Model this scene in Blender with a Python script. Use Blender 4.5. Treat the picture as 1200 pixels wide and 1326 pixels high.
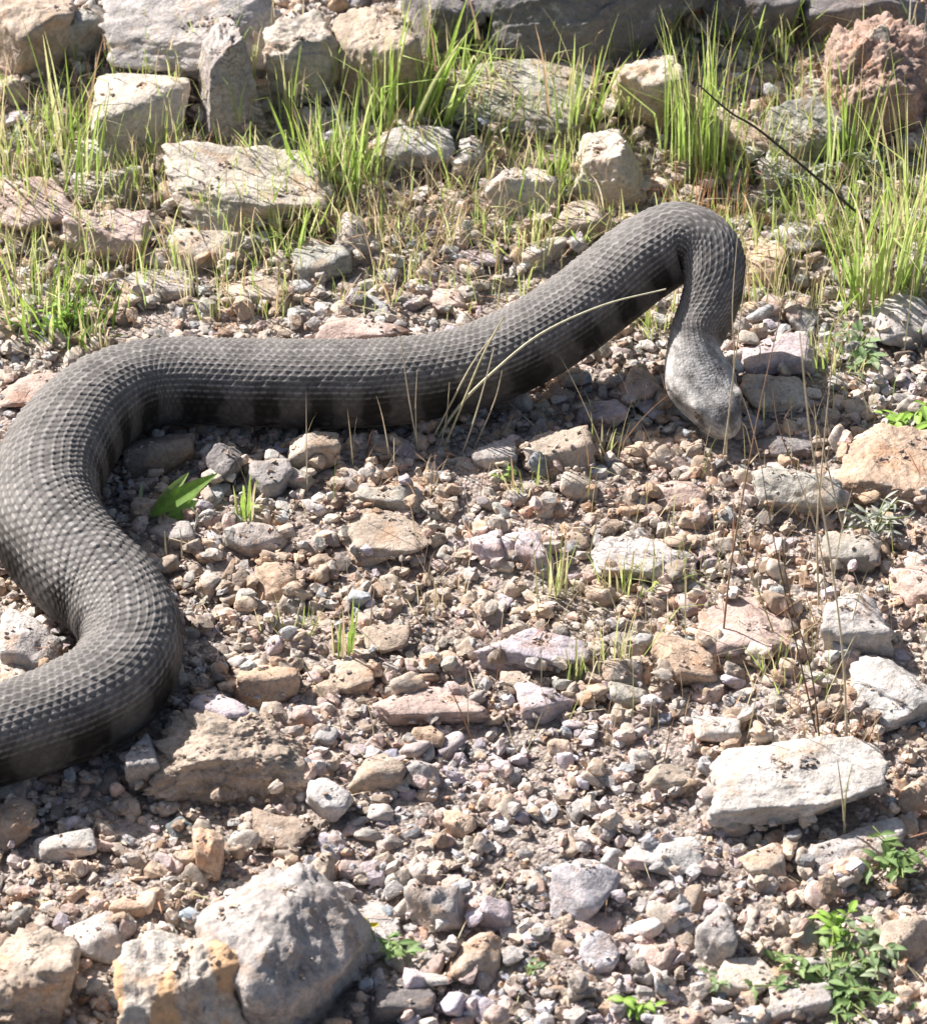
import bpy, bmesh, math, random
import numpy as np
from mathutils import Vector, Matrix

# ------------------------------------------------------------------ clean
for o in list(bpy.data.objects):
    bpy.data.objects.remove(o, do_unlink=True)
scene = bpy.context.scene
COL = scene.collection
R = math.radians
random.seed(7)
rng = np.random.default_rng(7)

# ------------------------------------------------------------------ camera
PITCH = R(38.0); DIST = 2.5; WID = 0.576
FPX = DIST * 1200.0 / WID
CAM = np.array([0.0, -DIST*math.cos(PITCH), DIST*math.sin(PITCH)])
cam_data = bpy.data.cameras.new('camera')
cam_data.sensor_fit = 'HORIZONTAL'; cam_data.sensor_width = 36.0
cam_data.lens = 36.0 * FPX / 1200.0
cam_data.clip_start = 0.05; cam_data.clip_end = 200.0
cam_data.dof.use_dof = True
cam_data.dof.focus_distance = 2.47
cam_data.dof.aperture_fstop = 22.0
cam = bpy.data.objects.new('camera', cam_data); COL.objects.link(cam)
cam.location = CAM; cam.rotation_euler = (R(90.0)-PITCH, 0, 0)
scene.camera = cam

# ------------------------------------------------------------------ light
SUN_EL = R(38.0)
SUN_AZ = R(50.0)           # how far left of straight behind the subject
world = bpy.data.worlds.new('World'); scene.world = world; world.use_nodes = True
wn = world.node_tree.nodes; wl = world.node_tree.links
for n in list(wn): wn.remove(n)
sky = wn.new('ShaderNodeTexSky'); sky.sky_type = 'NISHITA'; sky.sun_disc = False
sky.sun_elevation = SUN_EL; sky.dust_density = 3.0; sky.ozone_density = 0.8; sky.air_density = 1.0
sun_dir = Vector((-math.sin(SUN_AZ)*math.cos(SUN_EL), math.cos(SUN_AZ)*math.cos(SUN_EL), math.sin(SUN_EL)))
sky.sun_rotation = math.atan2(sun_dir.x, sun_dir.y)
bg = wn.new('ShaderNodeBackground'); bg.inputs['Strength'].default_value = 0.058
out = wn.new('ShaderNodeOutputWorld')
wl.new(sky.outputs['Color'], bg.inputs['Color']); wl.new(bg.outputs['Background'], out.inputs['Surface'])
sl = bpy.data.lights.new('sun', 'SUN'); sl.energy = 5.0; sl.angle = R(0.55); sl.color = (1.0, 0.95, 0.915)
sun = bpy.data.objects.new('sun', sl); COL.objects.link(sun)
sun.rotation_euler = sun_dir.to_track_quat('Z', 'Y').to_euler()
sun.location = (-2, 2, 3)
scene.view_settings.view_transform = 'Standard'
scene.view_settings.look = 'None'
scene.view_settings.exposure = 1.0
scene.view_settings.gamma = 1.0
scene.view_settings.use_curve_mapping = False

# ------------------------------------------------------------------ noise (numpy)
_perm = np.random.default_rng(11).permutation(256)
_perm = np.concatenate([_perm, _perm])
_gr = np.random.default_rng(12).normal(size=(256, 3)); _gr /= np.linalg.norm(_gr, axis=1)[:, None]
def perlin(p):
    p = np.asarray(p, dtype=float)
    i = np.floor(p).astype(int); f = p - i; i &= 255
    u = f*f*f*(f*(f*6-15)+10)
    def g(dx, dy, dz):
        h = _perm[_perm[_perm[(i[:,0]+dx) & 255] + ((i[:,1]+dy) & 255)] + ((i[:,2]+dz) & 255)]
        v = _gr[h]
        return v[:,0]*(f[:,0]-dx) + v[:,1]*(f[:,1]-dy) + v[:,2]*(f[:,2]-dz)
    def lp(a, b, t): return a + t*(b-a)
    x00 = lp(g(0,0,0), g(1,0,0), u[:,0]); x10 = lp(g(0,1,0), g(1,1,0), u[:,0])
    x01 = lp(g(0,0,1), g(1,0,1), u[:,0]); x11 = lp(g(0,1,1), g(1,1,1), u[:,0])
    return lp(lp(x00, x10, u[:,1]), lp(x01, x11, u[:,1]), u[:,2])
def fbm(p, oct=4, lac=2.0, gain=0.5):
    s = 0; a = 1.0; p = np.asarray(p, dtype=float)
    for k in range(oct):
        s = s + a*perlin(p + 17.3*k); p = p*lac; a *= gain
    return s
def ridged(p, oct=3):
    s = 0; a = 1.0; p = np.asarray(p, dtype=float)
    for k in range(oct):
        s = s + a*(1-np.abs(perlin(p+9.1*k))*2.2); p = p*2.1; a *= 0.5
    return s

# ------------------------------------------------------------------ ground height + pixel helpers
def ground_z(x, y):
    x = np.atleast_1d(np.asarray(x, float)); y = np.atleast_1d(np.asarray(y, float))
    p = np.stack([x*3.1, y*3.1, np.zeros_like(x)+.5], 1)
    z = 0.010*perlin(p) + 0.004*perlin(p*3.3+4)
    z = z + 0.16*np.clip(y-0.36, 0, 0.7) + 0.0
    far = np.clip((np.hypot(x, y)-1.2)/3, 0, 1)
    return z*(1-far) + far*(0.11+0.05*perlin(p*.2))
def gz(x, y): return float(ground_z(x, y)[0])
def ray(px, py):
    return np.array([(px-600)/FPX, math.cos(PITCH)+math.sin(PITCH)*(663-py)/FPX, -math.sin(PITCH)+math.cos(PITCH)*(663-py)/FPX])
def at(px, py, h=0.0):
    """the point at height h over the ground seen at photo pixel px, py"""
    d = ray(px, py); z = h
    for _ in range(8):
        t = (z-CAM[2])/d[2]; p = CAM + t*d
        z = gz(p[0], p[1]) + h
    return p
def at_y(px, py, y):
    d = ray(px, py); return CAM + (y-CAM[1])/d[1]*d
def mpp(p):                                    # metres per photo pixel at a point
    f = np.array([0, math.cos(PITCH), -math.sin(PITCH)])
    return float(np.dot(np.asarray(p)-CAM, f))/FPX
def topix(p):
    q = np.asarray(p)-CAM
    f = np.array([0, math.cos(PITCH), -math.sin(PITCH)]); u = np.array([0, math.sin(PITCH), math.cos(PITCH)])
    w = q@f
    return 600+q[...,0]/w*FPX, 663-(q@u)/w*FPX

# ------------------------------------------------------------------ object helpers
def mesh_from(name, V, F, smooth=True, mats=(), attrs=None, nverts=None):
    """V (n,3), F (m,3|4) arrays"""
    me = bpy.data.meshes.new(name)
    V = np.asarray(V, dtype=np.float32); F = np.asarray(F, dtype=np.int32)
    k = F.shape[1]
    me.vertices.add(len(V)); me.vertices.foreach_set('co', V.ravel())
    me.loops.add(F.size); me.loops.foreach_set('vertex_index', F.ravel())
    me.polygons.add(len(F))
    me.polygons.foreach_set('loop_start', np.arange(0, F.size, k, dtype=np.int32))
    me.polygons.foreach_set('loop_total', np.full(len(F), k, dtype=np.int32))
    me.polygons.foreach_set('use_smooth', np.full(len(F), smooth, dtype=bool))
    me.update(calc_edges=True)
    if attrs:
        for an, arr in attrs.items():
            arr = np.asarray(arr, dtype=np.float32)
            if arr.ndim == 2:
                a = me.attributes.new(an, 'FLOAT_COLOR', 'POINT')
                if arr.shape[1] == 3: arr = np.concatenate([arr, np.ones((len(arr), 1), np.float32)], 1)
                a.data.foreach_set('color', arr.ravel())
            else:
                a = me.attributes.new(an, 'FLOAT', 'POINT'); a.data.foreach_set('value', arr)
    for m in mats: me.materials.append(m)
    return me
def link(name, me, parent=None, loc=None):
    o = bpy.data.objects.new(name, me); COL.objects.link(o)
    if loc is not None: o.location = loc
    if parent is not None: o.parent = parent
    return o
def tag(o, label=None, cat=None, group=None, kind=None):
    if label: o['label'] = label
    if cat: o['category'] = cat
    if group: o['group'] = group
    if kind: o['kind'] = kind
    return o

# ------------------------------------------------------------------ materials
def new_mat(name):
    m = bpy.data.materials.new(name); m.use_nodes = True
    nt = m.node_tree
    for n in list(nt.nodes): nt.nodes.remove(n)
    o = nt.nodes.new('ShaderNodeOutputMaterial'); b = nt.nodes.new('ShaderNodeBsdfPrincipled')
    nt.links.new(b.outputs[0], o.inputs[0])
    return m, nt, b, o
def nz(nt, vec, scale, detail=4, rough=.55, dist=0.0, w=None):
    n = nt.nodes.new('ShaderNodeTexNoise'); n.inputs['Scale'].default_value = scale
    n.inputs['Detail'].default_value = detail; n.inputs['Roughness'].default_value = rough
    n.inputs['Distortion'].default_value = dist
    nt.links.new(vec, n.inputs['Vector']); return n.outputs['Fac']
def ramp(nt, fac, stops):
    r = nt.nodes.new('ShaderNodeValToRGB'); cr = r.color_ramp
    while len(cr.elements) > 1: cr.elements.remove(cr.elements[-1])
    cr.elements[0].position = stops[0][0]; cr.elements[0].color = stops[0][1]
    for p, c in stops[1:]:
        e = cr.elements.new(p); e.color = c
    nt.links.new(fac, r.inputs['Fac']); return r.outputs['Color']
def g4(v): return (v, v, v, 1)
def mixc(nt, a, b, fac=0.5, mode='MIX'):
    m = nt.nodes.new('ShaderNodeMix'); m.data_type = 'RGBA'; m.blend_type = mode
    for s, v in ((m.inputs[0], fac), (m.inputs[6], a), (m.inputs[7], b)):
        if isinstance(v, (int, float)): s.default_value = v
        elif isinstance(v, tuple): s.default_value = v
        else: nt.links.new(v, s)
    return m.outputs[2]
def stone_mat(name, source, style='plain', bumpk=1.0):
    m, nt, b, o = new_mat(name); L = nt.links
    geo = nt.nodes.new('ShaderNodeNewGeometry'); pos = geo.outputs['Position']
    if source == 'object':
        s = nt.nodes.new('ShaderNodeObjectInfo'); col = s.outputs['Color']
    else:
        s = nt.nodes.new('ShaderNodeAttribute'); s.attribute_name = 'col'; col = s.outputs['Color']
    # broad tonal clouds, small mottling, specks, ochre stain, pale crust
    c = mixc(nt, col, ramp(nt, nz(nt, pos, 55, 5, .6, .4), [(.3, g4(.62)), (.7, g4(1.34))]), .85, 'MULTIPLY')
    c = mixc(nt, c, ramp(nt, nz(nt, pos, 330, 4, .65), [(.32, g4(.68)), (.5, g4(1.0)), (.7, g4(1.25))]), .75, 'MULTIPLY')
    st = ramp(nt, nz(nt, pos, 38, 4, .6, .8), [(.54, g4(0)), (.68, g4(.5))])
    c = mixc(nt, c, mixc(nt, c, (1.0, .66, .40, 1), 1.0, 'MULTIPLY'), st)
    cr = ramp(nt, nz(nt, pos, 90, 6, .7, .3), [(.58, g4(0)), (.66, g4(.45))])
    c = mixc(nt, c, (.60, .57, .52, 1), cr)
    sp = ramp(nt, nz(nt, pos, 720, 2, .5), [(.30, g4(.6)), (.37, g4(0))])
    c = mixc(nt, c, (.10, .085, .07, 1), sp)
    if style == 'banded':
        w = nt.nodes.new('ShaderNodeTexWave'); w.wave_type = 'BANDS'; w.bands_direction = 'Z'
        w.inputs['Scale'].default_value = 60; w.inputs['Distortion'].default_value = 14
        w.inputs['Detail'].default_value = 4; w.inputs['Detail Scale'].default_value = 2.2
        L.new(pos, w.inputs['Vector'])
        bm_ = ramp(nt, nz(nt, pos, 30, 3), [(.45, g4(0)), (.6, g4(.7))])
        c = mixc(nt, c, ramp(nt, w.outputs['Fac'], [(.1, (.30, .28, .32, 1)), (.5, g4(1))]), bm_, 'MULTIPLY')
    if style == 'streak':
        mp = nt.nodes.new('ShaderNodeMapping'); mp.inputs['Scale'].default_value = (1, .35, .35); mp.inputs['Rotation'].default_value = (0, R(25), 0); L.new(pos, mp.inputs['Vector'])
        c = mixc(nt, c, (.62, .38, .20, 1), ramp(nt, nz(nt, mp.outputs['Vector'], 42, 3, .5, .5), [(.46, g4(0)), (.54, g4(.85))]))
        c = mixc(nt, c, (.10, .085, .09, 1), ramp(nt, nz(nt, mp.outputs['Vector'], 130, 5, .7, 1.2), [(.60, g4(0)), (.66, g4(.8))]))
    if style == 'lichen':
        l1 = ramp(nt, nz(nt, pos, 150, 5, .65, .6), [(.5, g4(0)), (.56, g4(.8))])
        c = mixc(nt, c, (.17, .17, .15, 1), l1)
    L.new(c, b.inputs['Base Color'])
    b.inputs['Roughness'].default_value = .88
    b.inputs['Specular IOR Level'].default_value = .25
    # relief
    bn1 = nz(nt, pos, 420, 6, .68); bn2 = nz(nt, pos, 130, 4, .6, .5)
    ad = nt.nodes.new('ShaderNodeMath'); ad.operation = 'MULTIPLY_ADD'; ad.inputs[1].default_value = 1.8
    L.new(bn2, ad.inputs[0]); L.new(bn1, ad.inputs[2])
    bp = nt.nodes.new('ShaderNodeBump'); bp.inputs['Strength'].default_value = .75*bumpk
    bp.inputs['Distance'].default_value = .0016
    L.new(ad.outputs[0], bp.inputs['Height']); L.new(bp.outputs[0], b.inputs['Normal'])
    return m
M_STONE = stone_mat('stone', 'object')
M_BAND = stone_mat('banded_stone', 'object', 'banded')
M_LICH = stone_mat('lichen_stone', 'object', 'lichen')
M_GRAVEL = stone_mat('gravel', 'attr', bumpk=.7)

def soil_mat():
    m, nt, b, o = new_mat('soil'); L = nt.links
    geo = nt.nodes.new('ShaderNodeNewGeometry'); pos = geo.outputs['Position']
    c = ramp(nt, nz(nt, pos, 14, 6, .62, .4), [(.3, (.31, .255, .22, 1)), (.5, (.41, .345, .30, 1)), (.7, (.47, .405, .365, 1))])
    v = nt.nodes.new('ShaderNodeTexVoronoi'); v.inputs['Scale'].default_value = 330; L.new(pos, v.inputs['Vector'])
    c = mixc(nt, c, ramp(nt, nz(nt, v.outputs['Position'], 700, 1, .5), [(.35, g4(.55)), (.65, g4(1.45))]), .8, 'MULTIPLY')
    L.new(c, b.inputs['Base Color']); b.inputs['Roughness'].default_value = .95
    b.inputs['Specular IOR Level'].default_value = .15
    n1 = nz(nt, pos, 600, 6, .7)
    mm = nt.nodes.new('ShaderNodeMath'); mm.operation = 'MULTIPLY_ADD'; mm.inputs[1].default_value = -1.3
    L.new(v.outputs['Distance'], mm.inputs[0]); L.new(n1, mm.inputs[2])
    bp = nt.nodes.new('ShaderNodeBump'); bp.inputs['Strength'].default_value = 1.0; bp.inputs['Distance'].default_value = .002
    L.new(mm.outputs[0], bp.inputs['Height']); L.new(bp.outputs[0], b.inputs['Normal'])
    return m
M_SOIL = soil_mat()

def leaf_mat(name, rough=.5, trans=.35):
    m, nt, b, o = new_mat(name); L = nt.links
    a = nt.nodes.new('ShaderNodeAttribute'); a.attribute_name = 'col'
    geo = nt.nodes.new('ShaderNodeNewGeometry')
    c = mixc(nt, a.outputs['Color'], ramp(nt, nz(nt, geo.outputs['Position'], 260, 3), [(.3, g4(.75)), (.7, g4(1.25))]), .8, 'MULTIPLY')
    L.new(c, b.inputs['Base Color']); b.inputs['Roughness'].default_value = rough
    b.inputs['Specular IOR Level'].default_value = .3
    t = nt.nodes.new('ShaderNodeBsdfTranslucent'); L.new(c, t.inputs['Color'])
    mx = nt.nodes.new('ShaderNodeMixShader'); mx.inputs[0].default_value = trans
    L.new(b.outputs[0], mx.inputs[1]); L.new(t.outputs[0], mx.inputs[2]); L.new(mx.outputs[0], o.inputs[0])
    return m
M_GRASS = leaf_mat('grass_blade', .45, .5)
M_DRY = leaf_mat('dry_stalk', .7, .12)
M_LEAF = leaf_mat('weed_leaf', .55, .3)

def snake_mat():
    m, nt, b, o = new_mat('snake_skin'); L = nt.links
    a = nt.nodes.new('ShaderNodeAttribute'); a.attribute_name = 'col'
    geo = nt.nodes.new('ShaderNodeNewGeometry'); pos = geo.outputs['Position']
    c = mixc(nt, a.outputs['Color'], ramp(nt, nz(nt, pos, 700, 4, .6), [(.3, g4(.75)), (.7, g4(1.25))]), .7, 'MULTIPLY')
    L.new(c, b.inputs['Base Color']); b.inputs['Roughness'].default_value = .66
    b.inputs['Specular IOR Level'].default_value = .22
    v = nt.nodes.new('ShaderNodeTexVoronoi'); v.inputs['Scale'].default_value = 800; L.new(pos, v.inputs['Vector'])
    h = nt.nodes.new('ShaderNodeAttribute'); h.attribute_name = 'headness'
    ms = nt.nodes.new('ShaderNodeMath'); ms.operation = 'MULTIPLY_ADD'; ms.inputs[1].default_value = .12; ms.inputs[2].default_value = .10
    L.new(h.outputs['Fac'], ms.inputs[0])
    bp = nt.nodes.new('ShaderNodeBump'); bp.inputs['Distance'].default_value = .0009; bp.invert = True
    L.new(ms.outputs[0], bp.inputs['Strength']); L.new(v.outputs['Distance'], bp.inputs['Height'])
    L.new(bp.outputs[0], b.inputs['Normal'])
    return m
M_SNAKE = snake_mat()
def plain(name, col, rough=.4, spec=.5):
    m, nt, b, o = new_mat(name); b.inputs['Base Color'].default_value = (*col, 1)
    geo = nt.nodes.new('ShaderNodeNewGeometry')
    c = mixc(nt, (*col, 1), ramp(nt, nz(nt, geo.outputs['Position'], 900, 2), [(.3, g4(.7)), (.7, g4(1.3))]), .6, 'MULTIPLY')
    nt.links.new(c, b.inputs['Base Color'])
    b.inputs['Roughness'].default_value = rough; b.inputs['Specular IOR Level'].default_value = spec
    return m
M_EYE = plain('snake_eye', (.07, .055, .04), .12, .7)
M_PUPIL = plain('snake_pupil', (.01, .01, .01), .1, .7)

# ------------------------------------------------------------------ THE GROUND (one sheet, fine where the camera looks)
def build_ground():
    def axis(lo, hi, step, far):
        core = np.arange(lo, hi+1e-9, step); outp = []; d = step; x = hi
        while x < far: d *= 1.35; x += d; outp.append(x)
        inn = []; d = step; x = lo
        while x > -far: d *= 1.35; x -= d; inn.append(x)
        return np.array(inn[::-1] + list(core) + outp)
    xs = axis(-.5, .5, .005, 40); ys = axis(-.6, .85, .005, 40)
    X, Y = np.meshgrid(xs, ys); x = X.ravel(); y = Y.ravel()
    p = np.stack([x*22, y*22, x*0], 1)
    z = ground_z(x, y) + np.where(np.hypot(x, y) < 1.6, .0035*fbm(p, 3), 0)
    V = np.stack([x, y, z], 1); nx = len(xs); ny = len(ys)
    i = np.arange(ny-1)[:, None]*nx + np.arange(nx-1)[None, :]
    i = i.ravel(); F = np.stack([i, i+1, i+nx+1, i+nx], 1)
    o = link('ground', mesh_from('ground', V, F, True, [M_SOIL]))
    tag(o, 'dry tan soil under the stones and gravel', kind='structure')
build_ground()

# ------------------------------------------------------------------ THE SNAKE
# (px, py, height of the body's axis over the ground, half width m) from behind the left edge to the neck
SP = [(-190, 985, .024, .0235), (-90, 980, .026, .0255), (0, 955, .028, .0275), (85, 925, .029, .0285), (148, 888, .030, .0290), (172, 834, .030, .0292),
      (148, 778, .031, .0300), (98, 733, .032, .0320), (62, 684, .033, .0340), (60, 628, .034, .0335), (86, 573, .034, .0320), (132, 524, .032, .0295),
      (200, 497, .030, .0272), (300, 497, .029, .0270), (400, 499, .029, .0272), (500, 497, .029, .0270),
      (590, 484, .031, .0262), (660, 459, .036, .0262), (725, 421, .045, .0262), (785, 376, .057, .0262), (836, 336, .071, .0262),
      (880, 315, .079, .0250), (914, 328, .078, .0215), (925, 362, .070, .0195), (917, 400, .057, .0178), (902, 434, .045, .0168)]
HEADPTS = [(898, 462, .037), (906, 494, .029), (926, 532, .020), (948, 567, .011)]
def catmull(P, n):
    P = np.asarray(P, float); P = np.vstack([2*P[0]-P[1], P, 2*P[-1]-P[-2]]); o = []
    for k in range(1, len(P)-2):
        t = np.linspace(0, 1, n, endpoint=False)[:, None]
        a, b, c, d = P[k-1], P[k], P[k+1], P[k+2]
        o.append(.5*((2*b)+(-a+c)*t+(2*a-5*b+4*c-d)*t*t+(-a+3*b-3*c+d)*t**3))
    o.append(P[-2][None]); return np.vstack(o)
ctrl = []
for px, py, h, r in SP:
    p = at(px, py, h); ctrl.append([*p, r])
for px, py, h in HEADPTS:
    p = at(px, py, h); ctrl.append([*p, .0175])
cur = catmull(ctrl, 30)
# smooth the path, then re-sample by arc length
for _ in range(36):
    cur[1:-1] = .25*cur[:-2]+.5*cur[1:-1]+.25*cur[2:]
seg = np.linalg.norm(np.diff(cur[:, :3], axis=0), axis=1); S = np.concatenate([[0], np.cumsum(seg)]); LEN = S[-1]
neck_i = (len(SP)-1)*30; S_NECK = S[neck_i]; HEAD_L = LEN-S_NECK
DS = .00085; N = int(LEN/DS); s = np.linspace(0, LEN, N)
path = np.stack([np.interp(s, S, cur[:, k]) for k in range(4)], 1)
SNAKE_PATH = path[::12].copy()
def snake_build():
    P = path[:, :3]; rad = path[:, 3]
    T = np.gradient(P, axis=0); T /= np.linalg.norm(T, axis=1)[:, None]
    up = np.array([0, 0, 1.0]); U = up - (T@up)[:, None]*T; U /= np.linalg.norm(U, axis=1)[:, None]
    # the head is held a little more level than the neck
    W = np.cross(T, U)                            # to the animal's right when T points to the snout
    hs = np.clip((s-S_NECK)/HEAD_L, 0, 1)         # 0 neck .. 1 snout
    isn = (s > S_NECK-.01)
    hk = [0, .12, .25, .38, .50, .62, .74, .85, .93, .975, 1.0]
    wv = [.0158, .0166, .0192, .0220, .0222, .0194, .0160, .0132, .0104, .0074, .0010]
    tv = [.0155, .0148, .0138, .0130, .0127, .0124, .0118, .0098, .0074, .0050, .0008]
    bv = [.0150, .0145, .0140, .0138, .0130, .0120, .0105, .0088, .0066, .0042, .0008]
    w = np.where(s >= S_NECK, np.interp(hs, hk, wv), rad)
    ht = np.where(s >= S_NECK, np.interp(hs, hk, tv), rad*.98)
    hb = np.where(s >= S_NECK, np.interp(hs, hk, bv), rad*.90)
    def sm(a, n=14):
        for _ in range(n): a[1:-1] = .25*a[:-2]+.5*a[1:-1]+.25*a[2:]
        return a
    w, ht, hb = sm(w), sm(ht), sm(hb)
    # breathing irregularity along the flank
    ir = perlin(np.stack([s*16, s*0, s*0], 1)); w = w*(1+.05*ir); 
    NA = 250
    # angles: 0 = dorsal ridge, +-pi = belly; denser on the back and flanks
    q = np.linspace(-1, 1, NA, endpoint=False); th = np.pi*np.sign(q)*(np.abs(q)**1.28)
    TH, SS = np.meshgrid(th, s)
    ct, sn = np.cos(TH), np.sin(TH)
    headn = np.clip((s-(S_NECK-.006))/.026, 0, 1); headn = headn*headn*(3-2*headn)
    # body: slightly tent-shaped back, flattened belly; head: flat crown with a canthus edge
    e_top = 1.0 - .22*headn
    X = np.sign(sn)*np.abs(sn)**(.82-.06*headn[:, None])*w[:, None]
    Zt = np.sign(ct)*np.abs(ct)**(.86-.22*headn[:, None])
    Z = np.where(ct > 0, Zt*ht[:, None], -np.abs(ct)**.85*hb[:, None])
    # scale lattice
    L0 = .0053*(.35+.65*np.clip(rad/.027, .3, 1.2)); L0 = L0*(1-.42*np.clip((s-(S_NECK-.03))/.04, 0, 1))
    ph = np.concatenate([[0], np.cumsum(DS/L0[1:])])
    NR = 44
    wq = np.stack([(SS*42).ravel(), (TH*1.1).ravel(), (SS*0+2.2).ravel()], 1)
    rowf = (TH+np.pi)/(2*np.pi)*NR + .30*perlin(wq).reshape(TH.shape)*np.clip((np.pi-np.abs(TH))*3, 0, 1)
    PH = np.repeat(ph[:, None], NA, 1) + .38*perlin(wq*1.2+9).reshape(TH.shape)*np.clip((np.pi-np.abs(TH))*3, 0, 1)
    best = np.full(TH.shape, -1.0); rid = np.zeros(TH.shape); keel = np.zeros(TH.shape)
    for dj in (-1, 0, 1, 2):
        j = np.floor(rowf).astype(int)+dj
        b = rowf-j                                 # -..+ across in rows
        off = .5*(j & 1)
        for di in (0, 1):
            i = np.floor(PH-off).astype(int)+di
            a = (PH-off)-i                         # + toward the head
            a2 = -a                                # + toward the tail
            # rhomb with rounded tip, about 1.12 row half-width, .62 long half-length
            bb = np.abs(b)/.90; aa = np.abs(a2-.02)/.60
            d = (aa**1.5+bb**1.5)
            inside = np.clip(1-d, 0, 1)
            k = np.exp(-(b/.17)**2)*np.clip(inside*2.2, 0, 1)
            h = np.where(d < 1, np.clip(inside*3.2, 0, 1)**.7*(.50+.62*a2)+.50*k*(.5+.7*a2), -1)
            m = h > best
            best = np.where(m, h, best); keel = np.where(m, k, keel)
            rid = np.where(m, (i*57.31+(j % NR)*131.7), rid)
    best = np.clip(best, -.05, None)
    rnd = np.modf(np.abs(np.sin(rid*12.9898)*43758.5453))[0]
    rnd2 = np.modf(np.abs(np.sin(rid*3.117+1.7)*24634.63))[0]
    belly = np.clip((np.abs(TH)-R(122))/R(10), 0, 1)
    # belly scutes
    sc = np.modf(PH*1.0)[0]; scute = (1-sc)**.5*.5
    H = best*(1-belly)+scute*belly
    amp = .00120*(1-.62*headn)[:, None]*np.clip(w/.024, .4, 1.15)[:, None]
    disp = H*amp*(1-.65*np.clip((np.abs(TH)-R(70))/R(30), 0, 1))*(.85+.5*rnd)
    # skin folds on the flank and fine unevenness
    pp = np.stack([(SS*55).ravel(), (TH*1.2).ravel(), (SS*0).ravel()], 1)
    fold = perlin(pp).reshape(TH.shape)
    disp += .0009*fold*np.clip(np.sin(np.abs(TH)), 0, 1)**2*(1-headn[:, None])
    # head relief: mouth line, brow, cheek
    HS = np.repeat(hs[:, None], NA, 1); aTH = np.abs(TH)
    mouthang = R(112)-R(16)*np.clip((HS-.35)/.6, 0, 1)+R(8)*np.sin(HS*9)*.3
    mouth = np.exp(-((aTH-mouthang)/.06)**2)*np.clip((HS-.36)*14, 0, 1)
    disp -= .0022*mouth
    brow = np.exp(-((aTH-R(54))/.22)**2-((HS-.70)/.075)**2); disp += .0034*brow
    sock = np.exp(-((aTH-R(78))/.16)**2-((HS-.725)/.045)**2); disp -= .0024*sock
    nost = np.exp(-((aTH-R(66))/.10)**2-((HS-.945)/.018)**2); disp -= .0012*nost
    crown = np.exp(-((aTH)/.45)**2)*np.exp(-((HS-.62)/.16)**2); disp -= .0012*crown
    cheek = np.exp(-((aTH-R(88))/.35)**2-((HS-.45)/.12)**2); disp += .0010*cheek
    dirn = np.sqrt((X/w[:, None])**2+(Z/ht[:, None])**2)+1e-9
    nX = X/w[:, None]/dirn; nZ = Z/ht[:, None]/dirn
    taper = np.clip((LEN-s)/.004, 0, 1)[:, None]
    X = X+nX*disp*taper; Z = Z+nZ*disp*taper
    V = P[:, None, :]+X[..., None]*W[:, None, :]+Z[..., None]*U[:, None, :]
    # ---- pigment: grey-brown back, dark crossbars high on the flank, pale mottled lower flank; shade painted into the flanks too
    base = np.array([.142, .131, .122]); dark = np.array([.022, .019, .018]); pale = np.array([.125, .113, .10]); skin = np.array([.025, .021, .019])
    per = .040
    cph = SS/per+.25*np.sin(SS*31)
    side = np.where(TH > 0, 0, .5)
    nn0 = fbm(np.stack([(SS*60).ravel(), (TH*2.4).ravel(), (SS*0+15).ravel()], 1), 2).reshape(TH.shape)
    bar = np.cos(2*np.pi*(cph+side*0.9))
    barw = np.clip((bar+.05+nn0*.9)*2.6, 0, 1)*np.exp(-((aTH-R(90))/.62)**2)
    mid = np.clip((np.cos(2*np.pi*(cph*1.0+.5))-.1)*2, 0, 1)*np.exp(-(aTH/.42)**2)*.35
    nn = perlin(np.stack([(SS*90).ravel(), (TH*3).ravel(), (SS*0+5).ravel()], 1)).reshape(TH.shape)
    dk = np.clip(barw+mid+nn*.5, 0, 1)*(1-headn[:, None])*.85
    col = base[None, None]*(1-dk[..., None])+dark[None, None]*dk[..., None]
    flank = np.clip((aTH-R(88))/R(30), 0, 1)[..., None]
    col = col*(1-(.58+.16*np.clip(bar, -1, 1))*np.clip((aTH-R(46))/R(30), 0, 1)**1.3)[..., None]  # body shade painted into the flank colour, its depth varied by the bars
    mott = np.clip(fbm(np.stack([(SS*75).ravel(), (TH*5).ravel(), (SS*0+3).ravel()], 1), 2).reshape(TH.shape)*3-.2, 0, 1)[..., None]*(.4+.6*rnd[..., None])
    col = col*(1-.55*flank*mott)+np.array([.20, .185, .168])*.55*flank*mott*(1-.5*dk[..., None])
    spk = (rnd > .83)[..., None]*flank
    col = col*(1-.5*spk)+pale*.5*spk
    col = col*(.78+.44*rnd2[..., None])
    be = belly[..., None]; scol = np.array([.20, .175, .15])*(1-.45*(nn > .1)[..., None])
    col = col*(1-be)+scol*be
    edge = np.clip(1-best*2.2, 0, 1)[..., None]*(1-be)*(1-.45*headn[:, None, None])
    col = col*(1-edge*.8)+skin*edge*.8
    kl = (keel*.46)[..., None]*(1-.97*np.clip((aTH-R(62))/R(22), 0, 1)[..., None])*(.5+rnd[..., None])*(1-be)*(1-headn[:, None, None]); col = col*(1-kl)+np.array([.36, .34, .32])*kl
    # head pigment: pale ash with dark smudges on the crown and behind the eyes
    hc = np.array([.50, .475, .44]); q3 = np.stack([(X*150).ravel(), (SS*110).ravel(), (Z*40).ravel()], 1)
    hn = fbm(q3, 3).reshape(TH.shape)
    hd = np.clip(.7*np.clip(hn*2.4-.05, 0, 1)+.95*np.exp(-((aTH-R(22))/.20)**2-((HS-.44)/.07)**2)+.6*np.exp(-((aTH-R(60))/.22)**2-((HS-.56)/.09)**2)+.95*np.exp(-((HS-.86)/.12)**2)*np.clip(hn+.75, 0, 1), 0, 1)
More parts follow.
